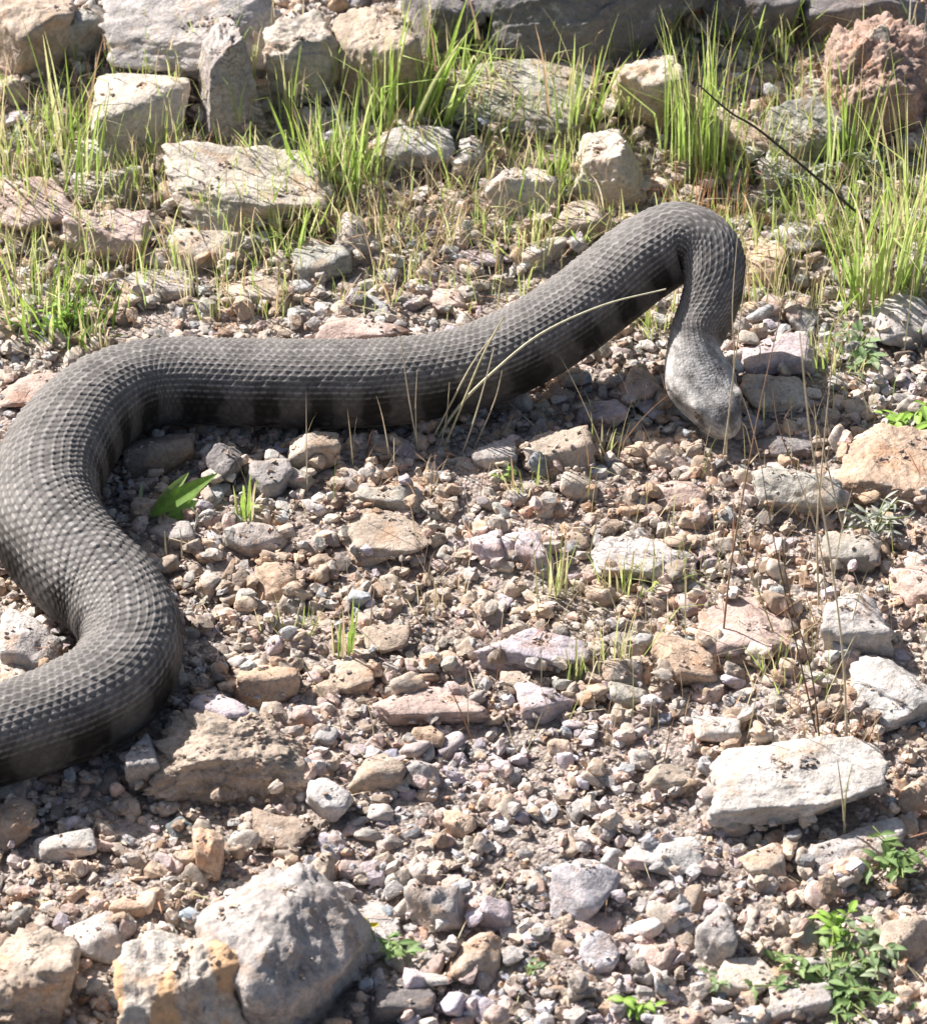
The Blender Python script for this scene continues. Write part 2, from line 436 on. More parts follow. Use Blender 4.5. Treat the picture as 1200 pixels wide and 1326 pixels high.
    hcol = hc[None, None]*(1-hd[..., None]*.78)+np.array([.07, .06, .055])*hd[..., None]*.78
    post = np.exp(-((aTH-R(84))/.13)**2)*np.clip((HS-.3)*8, 0, 1)*np.clip((.70-HS)*12, 0, 1)
    hcol = hcol*(1-.6*post[..., None])*(1-.85*mouth[..., None])
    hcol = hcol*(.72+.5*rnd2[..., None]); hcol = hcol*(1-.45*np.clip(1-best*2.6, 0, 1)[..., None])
    hh = headn[:, None, None]; col = col*(1-hh)+hcol*hh
    V = V.reshape(-1, 3); col = col.reshape(-1, 3)
    ii = (np.arange(N-1)[:, None]*NA+np.arange(NA)[None]).ravel(); jn = (np.arange(N-1)[:, None]*NA+((np.arange(NA)+1) % NA)[None]).ravel()
    F = np.stack([ii, jn, jn+NA, ii+NA], 1)
    root = bpy.data.objects.new('snake', None); COL.objects.link(root); root.empty_display_size = .05
    b0 = path[neck_i and int(len(path)*.45)][:3]; root.location = (b0[0], b0[1], gz(b0[0], b0[1]))
    root.rotation_euler = (0, 0, 0)
    tag(root, 'thick grey-brown viper with keeled scales and dark bars winding over the gravel, head lowered', 'snake')
    loc = np.array(root.location)
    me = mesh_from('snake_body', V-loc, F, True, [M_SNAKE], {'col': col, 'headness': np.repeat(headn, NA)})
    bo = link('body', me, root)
    # eyes
    k = int(np.searchsorted(s, S_NECK+.725*HEAD_L))
    for sg in (-1, 1):
        ang = R(69)*sg
        c = P[k]+W[k]*math.sin(ang)*w[k]*.93+U[k]*abs(math.cos(ang))**.8*ht[k]*.97
        n = W[k]*math.sin(ang)+U[k]*math.cos(ang)*.8; n /= np.linalg.norm(n)
        bm = bmesh.new(); bmesh.ops.create_uvsphere(bm, u_segments=20, v_segments=12, radius=.0034)
        for f in bm.faces: f.smooth = True
        e = bpy.data.meshes.new('eye'); bm.to_mesh(e); bm.free(); e.materials.append(M_EYE)
        eo = link('eye', e, root, c-loc)
        bm = bmesh.new(); bmesh.ops.create_uvsphere(bm, u_segments=10, v_segments=8, radius=1)
        bmesh.ops.scale(bm, vec=(.00045, .0019, .0004), verts=bm.verts)
        pm = bpy.data.meshes.new('pupil'); bm.to_mesh(pm); bm.free(); pm.materials.append(M_PUPIL)
        po = link('pupil', pm, eo)
        zq = Vector(n).to_track_quat('Z', 'Y'); po.rotation_euler = zq.to_euler(); po.location = Vector(n)*.00245
snake_build()

# ------------------------------------------------------------------ height maps used to settle stones
GX0, GX1, GY0, GY1, GS = -.62, .62, -.72, .95, .002
nxg = int((GX1-GX0)/GS); nyg = int((GY1-GY0)/GS)
_gx = GX0+(np.arange(nxg)+.5)*GS; _gy = GY0+(np.arange(nyg)+.5)*GS
_X, _Y = np.meshgrid(_gx, _gy)
BASE = ground_z(_X.ravel(), _Y.ravel()).reshape(nyg, nxg)
HM = BASE.copy(); BIGM = np.zeros_like(HM)
def stamp(M, x, y, z, a, b, c, yaw=0, kind='h'):
    r = max(a, b); i0 = max(0, int((x-r-GX0)/GS)); i1 = min(nxg, int((x+r-GX0)/GS)+2); j0 = max(0, int((y-r-GY0)/GS)); j1 = min(nyg, int((y+r-GY0)/GS)+2)
    if i1 <= i0 or j1 <= j0: return
    dx = _gx[i0:i1][None]-x; dy = _gy[j0:j1][:, None]-y
    c_, s_ = math.cos(yaw), math.sin(yaw); u = (dx*c_+dy*s_)/a; v = (-dx*s_+dy*c_)/b
    d = 1-u*u-v*v
    if kind == 'h':
        h = np.where(d > 0, z+c*np.sqrt(np.clip(d, 0, 1))*.85, -9); np.maximum(M[j0:j1, i0:i1], h, out=M[j0:j1, i0:i1])
    else: M[j0:j1, i0:i1][d > .0] = 1
def hm(M, x, y):
    i = int((x-GX0)/GS); j = int((y-GY0)/GS)
    return M[j, i] if 0 <= i < nxg and 0 <= j < nyg else gz(x, y)
# clearance under the snake
CLEAR = np.full_like(HM, 9.0)
for (x, y, z, r) in SNAKE_PATH:
    i0 = int((x-r-GX0)/GS); i1 = int((x+r-GX0)/GS)+2; j0 = int((y-r-GY0)/GS); j1 = int((y+r-GY0)/GS)+2
    i0 = max(i0, 0); j0 = max(j0, 0)
    if i1 <= i0: continue
    dx = _gx[i0:i1][None]-x; dy = _gy[j0:j1][:, None]-y; d2 = dx*dx+dy*dy
    cl = np.where(d2 < r*r, z-np.sqrt(np.clip(r*r-d2, 0, None)), 9.0)
    CLEAR[j0:j1, i0:i1] = np.minimum(CLEAR[j0:j1, i0:i1], cl)

# ------------------------------------------------------------------ ROCK GEOMETRY
_ico = {}
def ico(level):
    if level not in _ico:
        bm = bmesh.new(); bmesh.ops.create_icosphere(bm, subdivisions=level+1, radius=1.0)
        V = np.array([v.co[:] for v in bm.verts]); F = np.array([[v.index for v in f.verts] for f in bm.faces]); bm.free()
        V /= np.linalg.norm(V, axis=1)[:, None]; _ico[level] = (V, F)
    return _ico[level]
def rock_unit(level, seed, planes=11, sharp=16, rough=.05, grain=0.0, fit=True):
    g = np.random.default_rng(seed); V, F = ico(level)
    n = g.normal(size=(planes, 3)); n /= np.linalg.norm(n, axis=1)[:, None]
    n = np.vstack([n, [[0, 0, 1.0], [0, 0, -1.0]]]); n[-2:] += g.normal(size=(2, 3))*.22; n[-2:] /= np.linalg.norm(n[-2:], axis=1)[:, None]
    d = g.uniform(.58, 1.0, size=len(n))
    # fully enclosed: six loose box planes
    bx = np.vstack([np.eye(3), -np.eye(3)]); bx = bx+g.normal(size=bx.shape)*.12; bx /= np.linalg.norm(bx, axis=1)[:, None]
    n = np.vstack([n, bx]); d = np.concatenate([d, g.uniform(.85, 1.15, 6)])
    q = np.clip(V@n.T, 0, None)/d
    r = (q**sharp).sum(1)**(-1.0/sharp)
    P = V*r[:, None]
    if rough > 0:
        o = g.uniform(-50, 50, 3)
        k = fbm(P*1.7+o, 2)*rough*1.6 + fbm(P*4.3+o, 3)*rough*.8
        if level >= 4: k = k + (ridged(P*2.3+o, 3)-1.2)*rough*.55 + fbm(P*13+o, 3)*rough*.32
        if level >= 3: k = k + (np.abs(perlin(P*3.1+o+5))-.25)*rough*1.1
        if grain: k = k + grain*(np.abs(fbm(P*7+o, 4, gain=.65)))*1.2 - grain*.6*np.clip(perlin(P*5-o)*3-.6, 0, 1)
        P = P*(1+k)[:, None]
        # a few chipped steps: slice thin plates off along one bedding direction
        if level >= 3 and sharp > 12:
            bd = g.normal(size=3)*np.array([.4, .4, 1]); bd /= np.linalg.norm(bd); hh = P@bd
            st = .16+.12*g.random(); hq = np.floor(hh/st+fbm(P*1.3+o, 2)*.9)
            cut = np.modf(np.abs(np.sin(hq*91.7+seed))*437.5)[0]-.5
            P = P*(1+cut*rough*1.1)[:, None]
    if fit:
        lo, hi = P.min(0), P.max(0); P = (P-(lo+hi)/2)/((hi-lo)/2)
    return P, F

PAL = {
 'tan': (.44, .35, .265), 'pale tan': (.54, .46, .37), 'grey': (.37, .345, .325), 'pale grey': (.50, .47, .445), 'lilac': (.49, .42, .45),
 'pink': (.54, .40, .345), 'orange': (.53, .37, .25), 'white': (.55, .525, .49), 'brown': (.29, .215, .155), 'dark grey': (.19, .178, .178),
 'greenish': (.39, .385, .335), 'bluish': (.42, .43, .48), 'reddish': (.40, .25, .185), 'cream': (.56, .505, .43),
}
DUST = (.47, .395, .345)
PAL = {k: tuple(v[i]*(.72 if k not in ('white', 'dark grey') else .85)+DUST[i]*(.28 if k not in ('white', 'dark grey') else .13) for i in range(3)) for k, v in PAL.items()}
LAND = []      # (x, y, phrase)
# name, px, py, w, h, colour, label, phrase for neighbours, options
NS = [
 ('boulder', 38, 55, 120, 125, 'tan', 'tan boulder filling the top left corner behind the grass', 'the tan corner boulder', dict(k=1.0)),
 ('rock', 118, 50, 62, 88, 'greenish', 'narrow grey-green rock standing right of the tan corner boulder', None, dict(k=1.3)),
 ('boulder', 268, 48, 265, 120, 'pale grey', 'long pale grey slab lying across the top left, shaded underneath', 'the long grey top slab', dict(k=.75, yaw=14, z=.012, sharp=22, level=5)),
 ('boulder', 300, 118, 92, 165, 'grey', 'upright grey block with a dark striped face in front of the long slab', 'the striped grey block', dict(k=1.5, mat='band', sharp=26, level=5)),
 ('boulder', 184, 152, 122, 105, 'cream', 'smooth cream-white rounded boulder left of the striped grey block', 'the cream rounded boulder', dict(k=.9, sharp=7, planes=8, rough=.03, level=5)),
 ('rock', 133, 128, 54, 50, 'brown', 'brown rock tucked behind the cream rounded boulder', None, dict(k=.9, sharp=8)),
 ('boulder', 392, 88, 98, 112, 'cream', 'pale cream block right of the striped grey block', 'the cream block', dict(k=1.1, sharp=14, level=5)),
 ('boulder', 487, 84, 118, 132, 'tan', 'domed tan boulder with a dark hollow front behind the tall grass', 'the domed tan boulder', dict(k=1.1, sharp=8, level=5)),
 ('boulder', 765, 8, 300, 140, 'dark grey', 'large dark grey boulder at the top edge centre', 'the large dark boulder', dict(k=.9, z=.015, level=5, mat='lichen')),
 ('boulder', 965, 12, 130, 100, 'dark grey', 'dark rock behind the bright grass at the top edge', None, dict(k=.9)),
 ('boulder', 1130, 15, 190, 100, 'dark grey', 'dark shaded boulder above the reddish pitted rock', None, dict(k=.9)),
 ('boulder', 575, 20, 110, 110, 'dark grey', 'dark stone in the gap between domed tan boulder and dark boulder', None, dict(k=.8)),
 ('rock', 680, 132, 215, 92, 'greenish', 'broad flat grey-green slab below the large dark boulder', 'the grey-green slab', dict(k=.45, sharp=18, level=5, mat='lichen')),
 ('boulder', 846, 130, 118, 135, 'pale tan', 'pale pitted limestone block under the dark boulder', 'the pitted limestone block', dict(k=1.1, sharp=20, level=5)),
 ('boulder', 792, 226, 98, 104, 'cream', 'upright cream block just behind the snake loop', 'the upright cream block', dict(k=1.2, sharp=18, level=5)),
 ('boulder', 1134, 118, 150, 150, 'reddish', 'reddish-brown pitted rock at the upper right edge', 'the reddish pitted rock', dict(k=1.1, sharp=16, rough=.1, level=5, grain=.12)),
 ('rock', 1136, 50, 30, 30, 'pale tan', 'little round pale stone perched on the reddish pitted rock', None, dict(k=1.0, sharp=6, z=.052)),
 ('rock', 962, 180, 120, 62, 'tan', 'flat tan rock between two grass clumps at upper right', 'the flat tan rock', dict(k=.6)),
 ('rock', 1045, 170, 110, 90, 'greenish', 'low grey-green rock left of the reddish pitted rock', None, dict(k=.8, mat='lichen')),
 ('rock', 1015, 225, 80, 48, 'pale grey', 'pale flat rock below the flat tan rock', None, dict(k=.6)),
 ('boulder', 322, 254, 222, 112, 'cream', 'broad pale boulder with a low sloping top behind the snake', 'the broad pale boulder', dict(k=.6, sharp=14, level=5)),
 ('rock', 134, 312, 116, 70, 'pink', 'pinkish-tan block with dark front, left of the broad pale boulder', 'the pinkish-tan block', dict(k=.9, sharp=16, level=5)),
 ('rock', 278, 328, 112, 48, 'cream', 'smooth loaf-shaped cream rock in front of the broad pale boulder', 'the cream loaf rock', dict(k=.9, sharp=7, rough=.03)),
 ('rock', 208, 340, 50, 36, 'grey', 'small grey wedge between pinkish block and cream loaf rock', None, dict(k=.9, sharp=22)),
 ('rock', 45, 275, 118, 88, 'pink', 'rough pink-tan rock at the left edge among the grass', 'the rough pink rock', dict(k=.6, rough=.09)),
 ('rock', 140, 250, 92, 55, 'grey', 'crumbly grey rock behind the pinkish-tan block', None, dict(k=.8, rough=.1)),
 ('rock', 195, 368, 118, 46, 'pale grey', 'flat layered grey rock in front of the pinkish-tan block', 'the flat layered rock', dict(k=.4, sharp=20)),
 ('rock', 330, 378, 96, 40, 'pale tan', 'flat pale rock just below the cream loaf rock', None, dict(k=.4)),
 ('rock', 120, 205, 60, 44, 'pale grey', 'pale grey stone in front of the cream rounded boulder', None, dict(k=.7)),
 ('rock', 230, 205, 60, 60, 'tan', 'tan stone below the cream rounded boulder on its right', None, dict(k=.7)),
 ('rock', 674, 250, 94, 76, 'cream', 'cream rock with cracks below the grey-green slab', 'the cracked cream rock', dict(k=.8, sharp=18)),
 ('rock', 528, 192, 118, 66, 'pale grey', 'pale grey ledge in front of the domed tan boulder', 'the pale grey ledge', dict(k=.7, sharp=18)),
 ('rock', 612, 205, 54, 62, 'pale grey', 'small knobbly grey rock under the left end of the grey-green slab', None, dict(k=.8, mat='lichen')),
 ('rock', 752, 288, 90, 50, 'tan', 'tan rock touching the grass beside the upright cream block', 'the tan rock behind the neck', dict(k=.8, sharp=9)),
 ('rock', 620, 335, 64, 32, 'lilac', 'flat lilac-grey slab lying in the open behind the snake', 'the flat lilac slab', dict(k=.4, sharp=20)),
 ('rock', 462, 312, 66, 64, 'grey', 'grey block right of the broad pale boulder', 'the grey block behind the snake', dict(k=.8, sharp=18)),
 ('rock', 416, 342, 78, 52, 'greenish', 'rounded grey-green rock left of the grey block', None, dict(k=.7, sharp=8)),
 ('rock', 1042, 312, 78, 50, 'white', 'bluish-white stone among the grass right of the snake loop', 'the bluish-white stone', dict(k=.8, rough=.08)),
 ('rock', 1110, 352, 48, 40, 'pale tan', 'pale square stone right of the bluish-white stone', None, dict(k=.8)),
 ('rock', 988, 342, 56, 66, 'orange', 'orange-tan stone in the grass right of the snake loop', None, dict(k=.7)),
 ('rock', 1172, 425, 82, 66, 'pale grey', 'pale grey block at the right edge under the tall grass clump', 'the pale right-edge block', dict(k=.7, sharp=18)),
 ('rock', 1185, 350, 60, 70, 'grey', 'grey stone at the right edge behind the tall grass clump', None, dict(k=.8)),
 ('rock', 472, 428, 122, 26, 'pink', 'long pale pink stone touching the snake back from behind', None, dict(k=.4, z=.008)),
 ('rock', 45, 507, 100, 54, 'pink', 'flat pink slab at the left edge behind the snake', 'the flat pink slab', dict(k=.35, sharp=20)),
 ('rock', 575, 392, 60, 34, 'pink', 'small pinkish rock behind the middle of the snake', None, dict(k=.6)),
 ('rock', 470, 395, 36, 28, 'dark grey', 'small dark grey stone behind the middle of the snake', None, dict(k=.9, sharp=18)),
 ('rock', 700, 330, 70, 40, 'cream', 'cream stone right of the flat lilac slab', None, dict(k=.6)),
 ('rock', 1008, 462, 104, 62, 'lilac', 'flat pale lilac rock right of the snake neck', 'the pale lilac rock', dict(k=.45, sharp=20)),
 ('rock', 1006, 512, 92, 42, 'cream', 'yellowish slab below the pale lilac rock', None, dict(k=.55)),
 ('rock', 830, 503, 60, 58, 'pink', 'pink stone just left of the snake head', 'the pink stone by the head', dict(k=.45, sharp=18)),
 ('rock', 778, 537, 66, 44, 'lilac', 'lilac-grey stone in the shadow of the neck loop', None, dict(k=.7, sharp=18)),
 ('rock', 406, 587, 70, 60, 'pale tan', 'tan block with an orange lower corner below the snake body', 'the tan block under the body', dict(k=.9, sharp=20)),
 ('rock', 724, 592, 96, 60, 'tan', 'tan angular rock below the neck loop', 'the tan angular rock', dict(k=.7, sharp=18)),
 ('rock', 749, 629, 48, 38, 'pale tan', 'rounded pale tan pebble below the tan angular rock', None, dict(k=.8, sharp=6, rough=.03)),
 ('rock', 331, 697, 82, 50, 'pale grey', 'smooth pinkish-grey stone right of the shaded green leaves', 'the smooth pinkish-grey stone', dict(k=.7, sharp=8, rough=.03)),
 ('rock', 503, 697, 120, 66, 'tan', 'flat tan stone in the middle of the gravel', 'the flat tan stone', dict(k=.35, sharp=14)),
 ('rock', 222, 694, 62, 36, 'grey', 'rounded grey stone in the shadow inside the body curve', None, dict(k=.7, sharp=6, rough=.03)),
 ('rock', 292, 606, 48, 66, 'dark grey', 'purplish dark stone in the shadow below the body', None, dict(k=.9, sharp=8)),
 ('rock', 205, 592, 92, 60, 'brown', 'brown rock in the shadow inside the body curve', 'the shaded brown rock', dict(k=.9)),
 ('rock', 350, 622, 60, 50, 'grey', 'bluish-grey rock in shade left of the tan block', None, dict(k=.8)),
 ('rock', 560, 548, 54, 48, 'grey', 'grey stone pressed against the shaded underside of the body', None, dict(k=.9)),
 ('rock', 634, 714, 54, 50, 'lilac', 'lilac chip of stone right of the flat tan stone', None, dict(k=.6, sharp=20)),
 ('rock', 692, 722, 50, 56, 'lilac', 'taller lilac stone right of the lilac chip', 'the taller lilac stone', dict(k=.8, sharp=18)),
 ('rock', 361, 758, 68, 44, 'orange', 'round orange stone below the smooth pinkish-grey stone', 'the round orange stone', dict(k=.7, sharp=8)),
 ('boulder', 1150, 614, 150, 104, 'orange', 'large orange-tan rock at the right edge', 'the large orange rock', dict(k=.32, sharp=16, level=5)),
 ('rock', 1030, 642, 112, 76, 'greenish', 'grey-brown block with dark front left of the large orange rock', 'the grey-brown block', dict(k=.9, sharp=18)),
 ('rock', 1010, 578, 100, 34, 'dark grey', 'low dark rock shaded by the snake head', None, dict(k=.5)),
 ('rock', 835, 728, 136, 60, 'pale grey', 'flat grey banded rock right of centre', 'the flat banded rock', dict(k=.45, mat='band', sharp=18)),
 ('rock', 1106, 818, 94, 88, 'pale grey', 'squarish grey block with a dark right side', 'the squarish grey block', dict(k=.9, sharp=24)),
 ('rock', 1100, 715, 80, 56, 'greenish', 'greyish rock under the dry fuzzy plant', None, dict(k=.7)),
 ('rock', 1182, 755, 60, 66, 'pink', 'pinkish stone at the right edge below the large orange rock', None, dict(k=.5)),
 ('rock', 688, 845, 146, 58, 'lilac', 'pink-lilac slab with a flat top right of centre', 'the pink-lilac slab', dict(k=.7, sharp=26)),
 ('rock', 886, 864, 84, 64, 'orange', 'pinkish-orange layered stone right of the pink-lilac slab', 'the pinkish-orange stone', dict(k=.7, rough=.07)),
 ('rock', 962, 815, 130, 88, 'pink', 'wide flat orange-pink ledge above the pinkish-orange stone', None, dict(k=.3, sharp=14)),
 ('rock', 1125, 880, 120, 60, 'cream', 'tan slab behind the white banded slab at the right edge', None, dict(k=.4)),
 ('rock', 1160, 906, 122, 84, 'white', 'white slab with grey seams at the right edge', 'the white seamed slab', dict(k=.5, sharp=22)),
 ('rock', 346, 888, 82, 56, 'orange', 'orange-brown angular rock right of the lower body curve', 'the orange-brown rock', dict(k=.8, sharp=20)),
 ('rock', 556, 918, 156, 52, 'pink', 'long pinkish-brown slab with pointed ends', 'the long pinkish slab', dict(k=.6, sharp=18)),
 ('boulder', 304, 984, 226, 116, 'tan', 'large crumbly tan-brown clod in front of the lower body curve', 'the large brown clod', dict(k=.6, rough=.11, sharp=14, level=5, grain=.14)),
 ('rock', 188, 994, 44, 112, 'pale grey', 'thin pale slab leaning on the left end of the brown clod', 'the leaning pale slab', dict(k=1.4, sharp=20)),
 ('rock', 284, 925, 80, 54, 'lilac', 'lilac-grey stone on top of the brown clod', None, dict(k=.8, sharp=18, z=.012)),
 ('boulder', 1030, 1026, 230, 108, 'white', 'big white angular stone at lower right', 'the big white stone', dict(k=.65, sharp=24, level=5, rough=.055, gain=.98)),
 ('rock', 928, 948, 62, 38, 'white', 'small white pointed stone above the big white stone', None, dict(k=.7, sharp=20)),
 ('rock', 861, 1114, 98, 40, 'white', 'elongated lilac-white stone left below the big white stone', 'the elongated white stone', dict(k=.6, sharp=9, yaw=8)),
 ('rock', 489, 1002, 74, 56, 'tan', 'tan stone with a dark front below the long pinkish slab', 'the tan dark-fronted stone', dict(k=.9, sharp=22)),
 ('rock', 543, 1003, 52, 48, 'grey', 'grey stone touching the tan dark-fronted stone', None, dict(k=.8, sharp=20)),
 ('rock', 427, 1040, 62, 64, 'pale grey', 'pale grey stone at the right end of the brown clod', 'the pale grey stone by the clod', dict(k=.9)),
 ('rock', 595, 1070, 46, 38, 'orange', 'small rounded orange stone left of the picture centre line', 'the small orange stone', dict(k=.8, sharp=8)),
 ('rock', 553, 958, 48, 34, 'orange', 'yellow-orange stone just under the long pinkish slab', None, dict(k=.8)),
 ('rock', 84, 1093, 84, 44, 'white', 'bright bluish-white stone at lower left', 'the bright white stone', dict(k=.7, sharp=9, rough=.03)),
 ('rock', 14, 1072, 62, 62, 'brown', 'brown rock at the left edge beside the bright white stone', None, dict(k=.8)),
 ('rock', 12, 1026, 56, 40, 'grey', 'grey rock under the body at the left edge', None, dict(k=.8)),
 ('rock', 414, 1140, 50, 54, 'tan', 'upright tan stone right of the big grey boulder top', None, dict(k=1.1, sharp=18)),
 ('rock', 270, 1112, 40, 68, 'orange', 'spiky orange-brown stone above the big grey boulder', 'the spiky orange stone', dict(k=1.3, sharp=22)),
 ('rock', 360, 1080, 96, 50, 'brown', 'brown earthy lump below the large brown clod', None, dict(k=.5, rough=.1, grain=.14)),
 ('rock', 168, 1173, 54, 34, 'orange', 'small smooth orange stone at lower left', None, dict(k=.7, sharp=8)),
 ('rock', 120, 1217, 84, 56, 'pale grey', 'flat grey stone above the tan boulder in the lower left corner', 'the flat grey stone', dict(k=.5, sharp=20)),
 ('boulder', 38, 1272, 130, 136, 'tan', 'tan boulder in the lower left corner', 'the lower left tan boulder', dict(k=.9, sharp=10, level=5)),
 ('boulder', 366, 1252, 222, 222, 'grey', 'big weathered grey boulder at the bottom edge', 'the big grey boulder', dict(k=.75, sharp=8, planes=13, level=5, rough=.065, grain=.05, seed=88)),
 ('boulder', 238, 1300, 172, 160, 'cream', 'orange and white streaked boulder left of the big grey boulder', 'the streaked boulder', dict(k=.9, z=.012, sharp=14, level=5, rough=.08, mat='streak')),
 ('rock', 459, 1208, 118, 88, 'pale grey', 'flat light-grey square slab right of the big grey boulder', 'the light-grey square slab', dict(k=.25, sharp=30)),
 ('rock', 566, 1173, 84, 78, 'grey', 'grey angular rock with a dark right side above the small weed', 'the grey angular rock', dict(k=.9, sharp=22)),
 ('rock', 629, 1183, 66, 46, 'lilac', 'lilac-grey rock right of the grey angular rock', None, dict(k=.9, sharp=20)),
 ('rock', 757, 1160, 92, 72, 'bluish', 'bluish-grey rock with a dark underside', 'the bluish-grey rock', dict(k=.8, sharp=22)),
 ('rock', 774, 1238, 54, 48, 'bluish', 'small bluish-white stone near the bottom', 'the small bluish stone', dict(k=.8, sharp=18)),
 ('rock', 765, 1200, 80, 30, 'pink', 'flat pink stone under the bluish-grey rock', None, dict(k=.3)),
 ('rock', 520, 1300, 86, 58, 'dark grey', 'dark bluish rock at the bottom edge right of the big boulder', 'the dark bluish rock', dict(k=.8, sharp=10)),
 ('rock', 926, 1218, 52, 72, 'grey', 'grey oval stone standing on edge near the lower right', 'the grey oval stone', dict(k=1.2, sharp=8)),
 ('rock', 612, 1245, 74, 54, 'tan', 'tan-grey rock right of the small weed with a yellow bud', None, dict(k=.6)),
 ('rock', 1115, 1103, 150, 50, 'pale grey', 'diagonal grey slab below the big white stone', None, dict(k=.4, yaw=18)),
 ('rock', 965, 1268, 84, 44, 'cream', 'yellowish cream stone left of the lower right weeds', None, dict(k=.5)),
 ('rock', 42, 836, 84, 72, 'pale grey', 'whitish-lilac rock framed by the lower body curve', 'the rock inside the curve', dict(k=.6, sharp=20)),
 ('rock', 25, 880, 50, 34, 'cream', 'yellow-tan stone inside the lower body curve', None, dict(k=.7)),
 ('rock', 672, 888, 50, 36, 'tan', 'tan stone below the left end of the pink-lilac slab', None, dict(k=.7)),
 ('rock', 704, 913, 76, 46, 'lilac', 'lilac-grey crinkled stone below the pink-lilac slab', None, dict(k=.7, rough=.08)),
 ('rock', 806, 872, 54, 36, 'grey', 'dark-fronted grey stone right of the pink-lilac slab', None, dict(k=.9, sharp=22)),
 ('rock', 814, 902, 54, 40, 'greenish', 'greenish-grey rounded stone left of the pinkish-orange stone', None, dict(k=.8, sharp=8)),
 ('rock', 1188, 1035, 56, 50, 'orange', 'tan-orange stone at the right edge beside the big white stone', None, dict(k=.6)),
 ('rock', 500, 832, 62, 36, 'tan', 'tan stone above the long pinkish slab', None, dict(k=.7)),
 ('rock', 455, 880, 60, 40, 'tan', 'low tan stone right of the orange-brown rock', None, dict(k=.6)),
 ('rock', 500, 648, 96, 40, 'greenish', 'greenish-tan block above the flat tan stone', None, dict(k=.7)),
 ('rock', 880, 640, 70, 40, 'pink', 'pinkish stone below the snake head', None, dict(k=.6)),
 ('rock', 640, 590, 60, 44, 'pale grey', 'pale stone among the straw stalks below the body', None, dict(k=.7)),
 ('rock', 865, 1010, 70, 46, 'tan', 'tan stone left of the big white stone', None, dict(k=.6)),
 ('rock', 550, 830, 1, 1, 'tan', None, None, dict()),
 ('rock', 850, 1245, 60, 44, 'pink', 'pinkish-tan stone right of the small bluish stone', None, dict(k=.6)),
 ('rock', 985, 1120, 62, 44, 'pale tan', 'pale tan stone under the big white stone', None, dict(k=.6)),
 ('rock', 1170, 1225, 70, 60, 'tan', 'tan stone at the right edge between the leafy weeds', None, dict(k=.6)),
 ('rock', 1040, 1300, 90, 50, 'pale grey', 'pale stone at the bottom edge under the lower right weed', None, dict(k=.6)),
]
M_STREAK = stone_mat('streaked_stone', 'object', 'streak')
MATS = {'streak': M_STREAK, 'band': M_BAND, 'lichen': M_LICH}
PH_NAMES = []
ALLST = []      # placed solid stones: x, y, r, px, py, area
def jit(c, a=.08):
    g = random.gauss(0, a); h = random.gauss(0, a*.35)
    return (max(.03, c[0]*(1+g+h)), max(.03, c[1]*(1+g)), max(.03, c[2]*(1+g-h)), 1)
for idx, (nm, px, py, w, h, cname, label, phrase, op) in enumerate(NS):
    if label is None: continue
    g0 = at(px, py, 0); m = mpp(g0); k = op.get('k', .7)
    a = w*m/2; b = h*m/2/math.sqrt(math.sin(PITCH)**2+(k*math.cos(PITCH))**2); c = b*k
    c = min(c, a*1.9)
    zc = c*.46+op.get('z', 0)
    p = at(px, py, zc)
    lev = op.get('level', 4 if w*h > 7000 else 3)
    P, F = rock_unit(lev, op.get('seed', 1000+idx), planes=op.get('planes', 8), sharp=op.get('sharp', 22)*1.7, rough=op.get('rough', .062)*1.15, grain=op.get('grain', .018))
    P = P*np.array([a, b, c])*1.03
    yaw = R(op.get('yaw', 0))
    me = mesh_from(nm, P, F, True, [MATS.get(op.get('mat'), M_STONE)])
    o = link(nm, me, None, p); o.rotation_euler = (0, 0, yaw); o.color = jit([v*op.get('gain', 1) for v in PAL[cname]], .04)
    tag(o, label, 'boulder' if nm == 'boulder' else 'rock', 'larger rocks lying on the gravel')
    stamp(HM, p[0], p[1], p[2], a, b, c, yaw); stamp(BIGM, p[0], p[1], 0, a*.86, b*.86, 0, yaw, 'm')
    if phrase: LAND.append((px, py, phrase))
NNAMED = len([1 for r in NS if r[6]])
LAND += [(905, 500, "the snake's head"), (880, 300, "the snake's neck loop"), (400, 500, "the snake's straight middle"), (170, 830, "the snake's lower curve"), (40, 600, "the snake's upper left curve")]

# ------------------------------------------------------------------ single loose stones (the next largest)
POOL = []
for i in range(26):
    sh = [50, 34, 24, 11, 60][i % 5]
    P, F = rock_unit(3, 500+i, planes=random.randint(4, 9), sharp=sh, rough=random.choice([.05, .07, .1]), grain=.03)
    POOL.append(mesh_from('stone', P, F, True, [M_STONE]))
def zone_color(px, py):
    n = float(perlin(np.array([[px*.006, py*.008, 3.3]]))[0]); r = random.random()
    warm = n > .02
    if py > 900 and 380 < px < 960: w = dict(tan=2, grey=4, lilac=3, pink=2, orange=.6, white=.8, brown=.4, bluish=1, **{'pale grey': 3, 'pale tan': 2})
    elif py > 560: w = dict(tan=5, grey=1.5, lilac=1, pink=2.5, orange=1.4, brown=1, greenish=.6, white=.3, cream=1.5, **{'pale grey': 1.2, 'pale tan': 4})
    else: w = dict(tan=3, grey=2.5, lilac=1, pink=1.2, cream=2, greenish=1.6, brown=.6, white=.5, **{'pale grey': 3, 'pale tan': 3, 'dark grey': .3})
    if warm:
        for q in ('orange', 'pink', 'tan', 'brown'): w[q] = w.get(q, .5)*1.9
    ks = list(w); return random.choices(ks, [w[q] for q in ks])[0]
used = set(r[6] for r in NS if r[6])
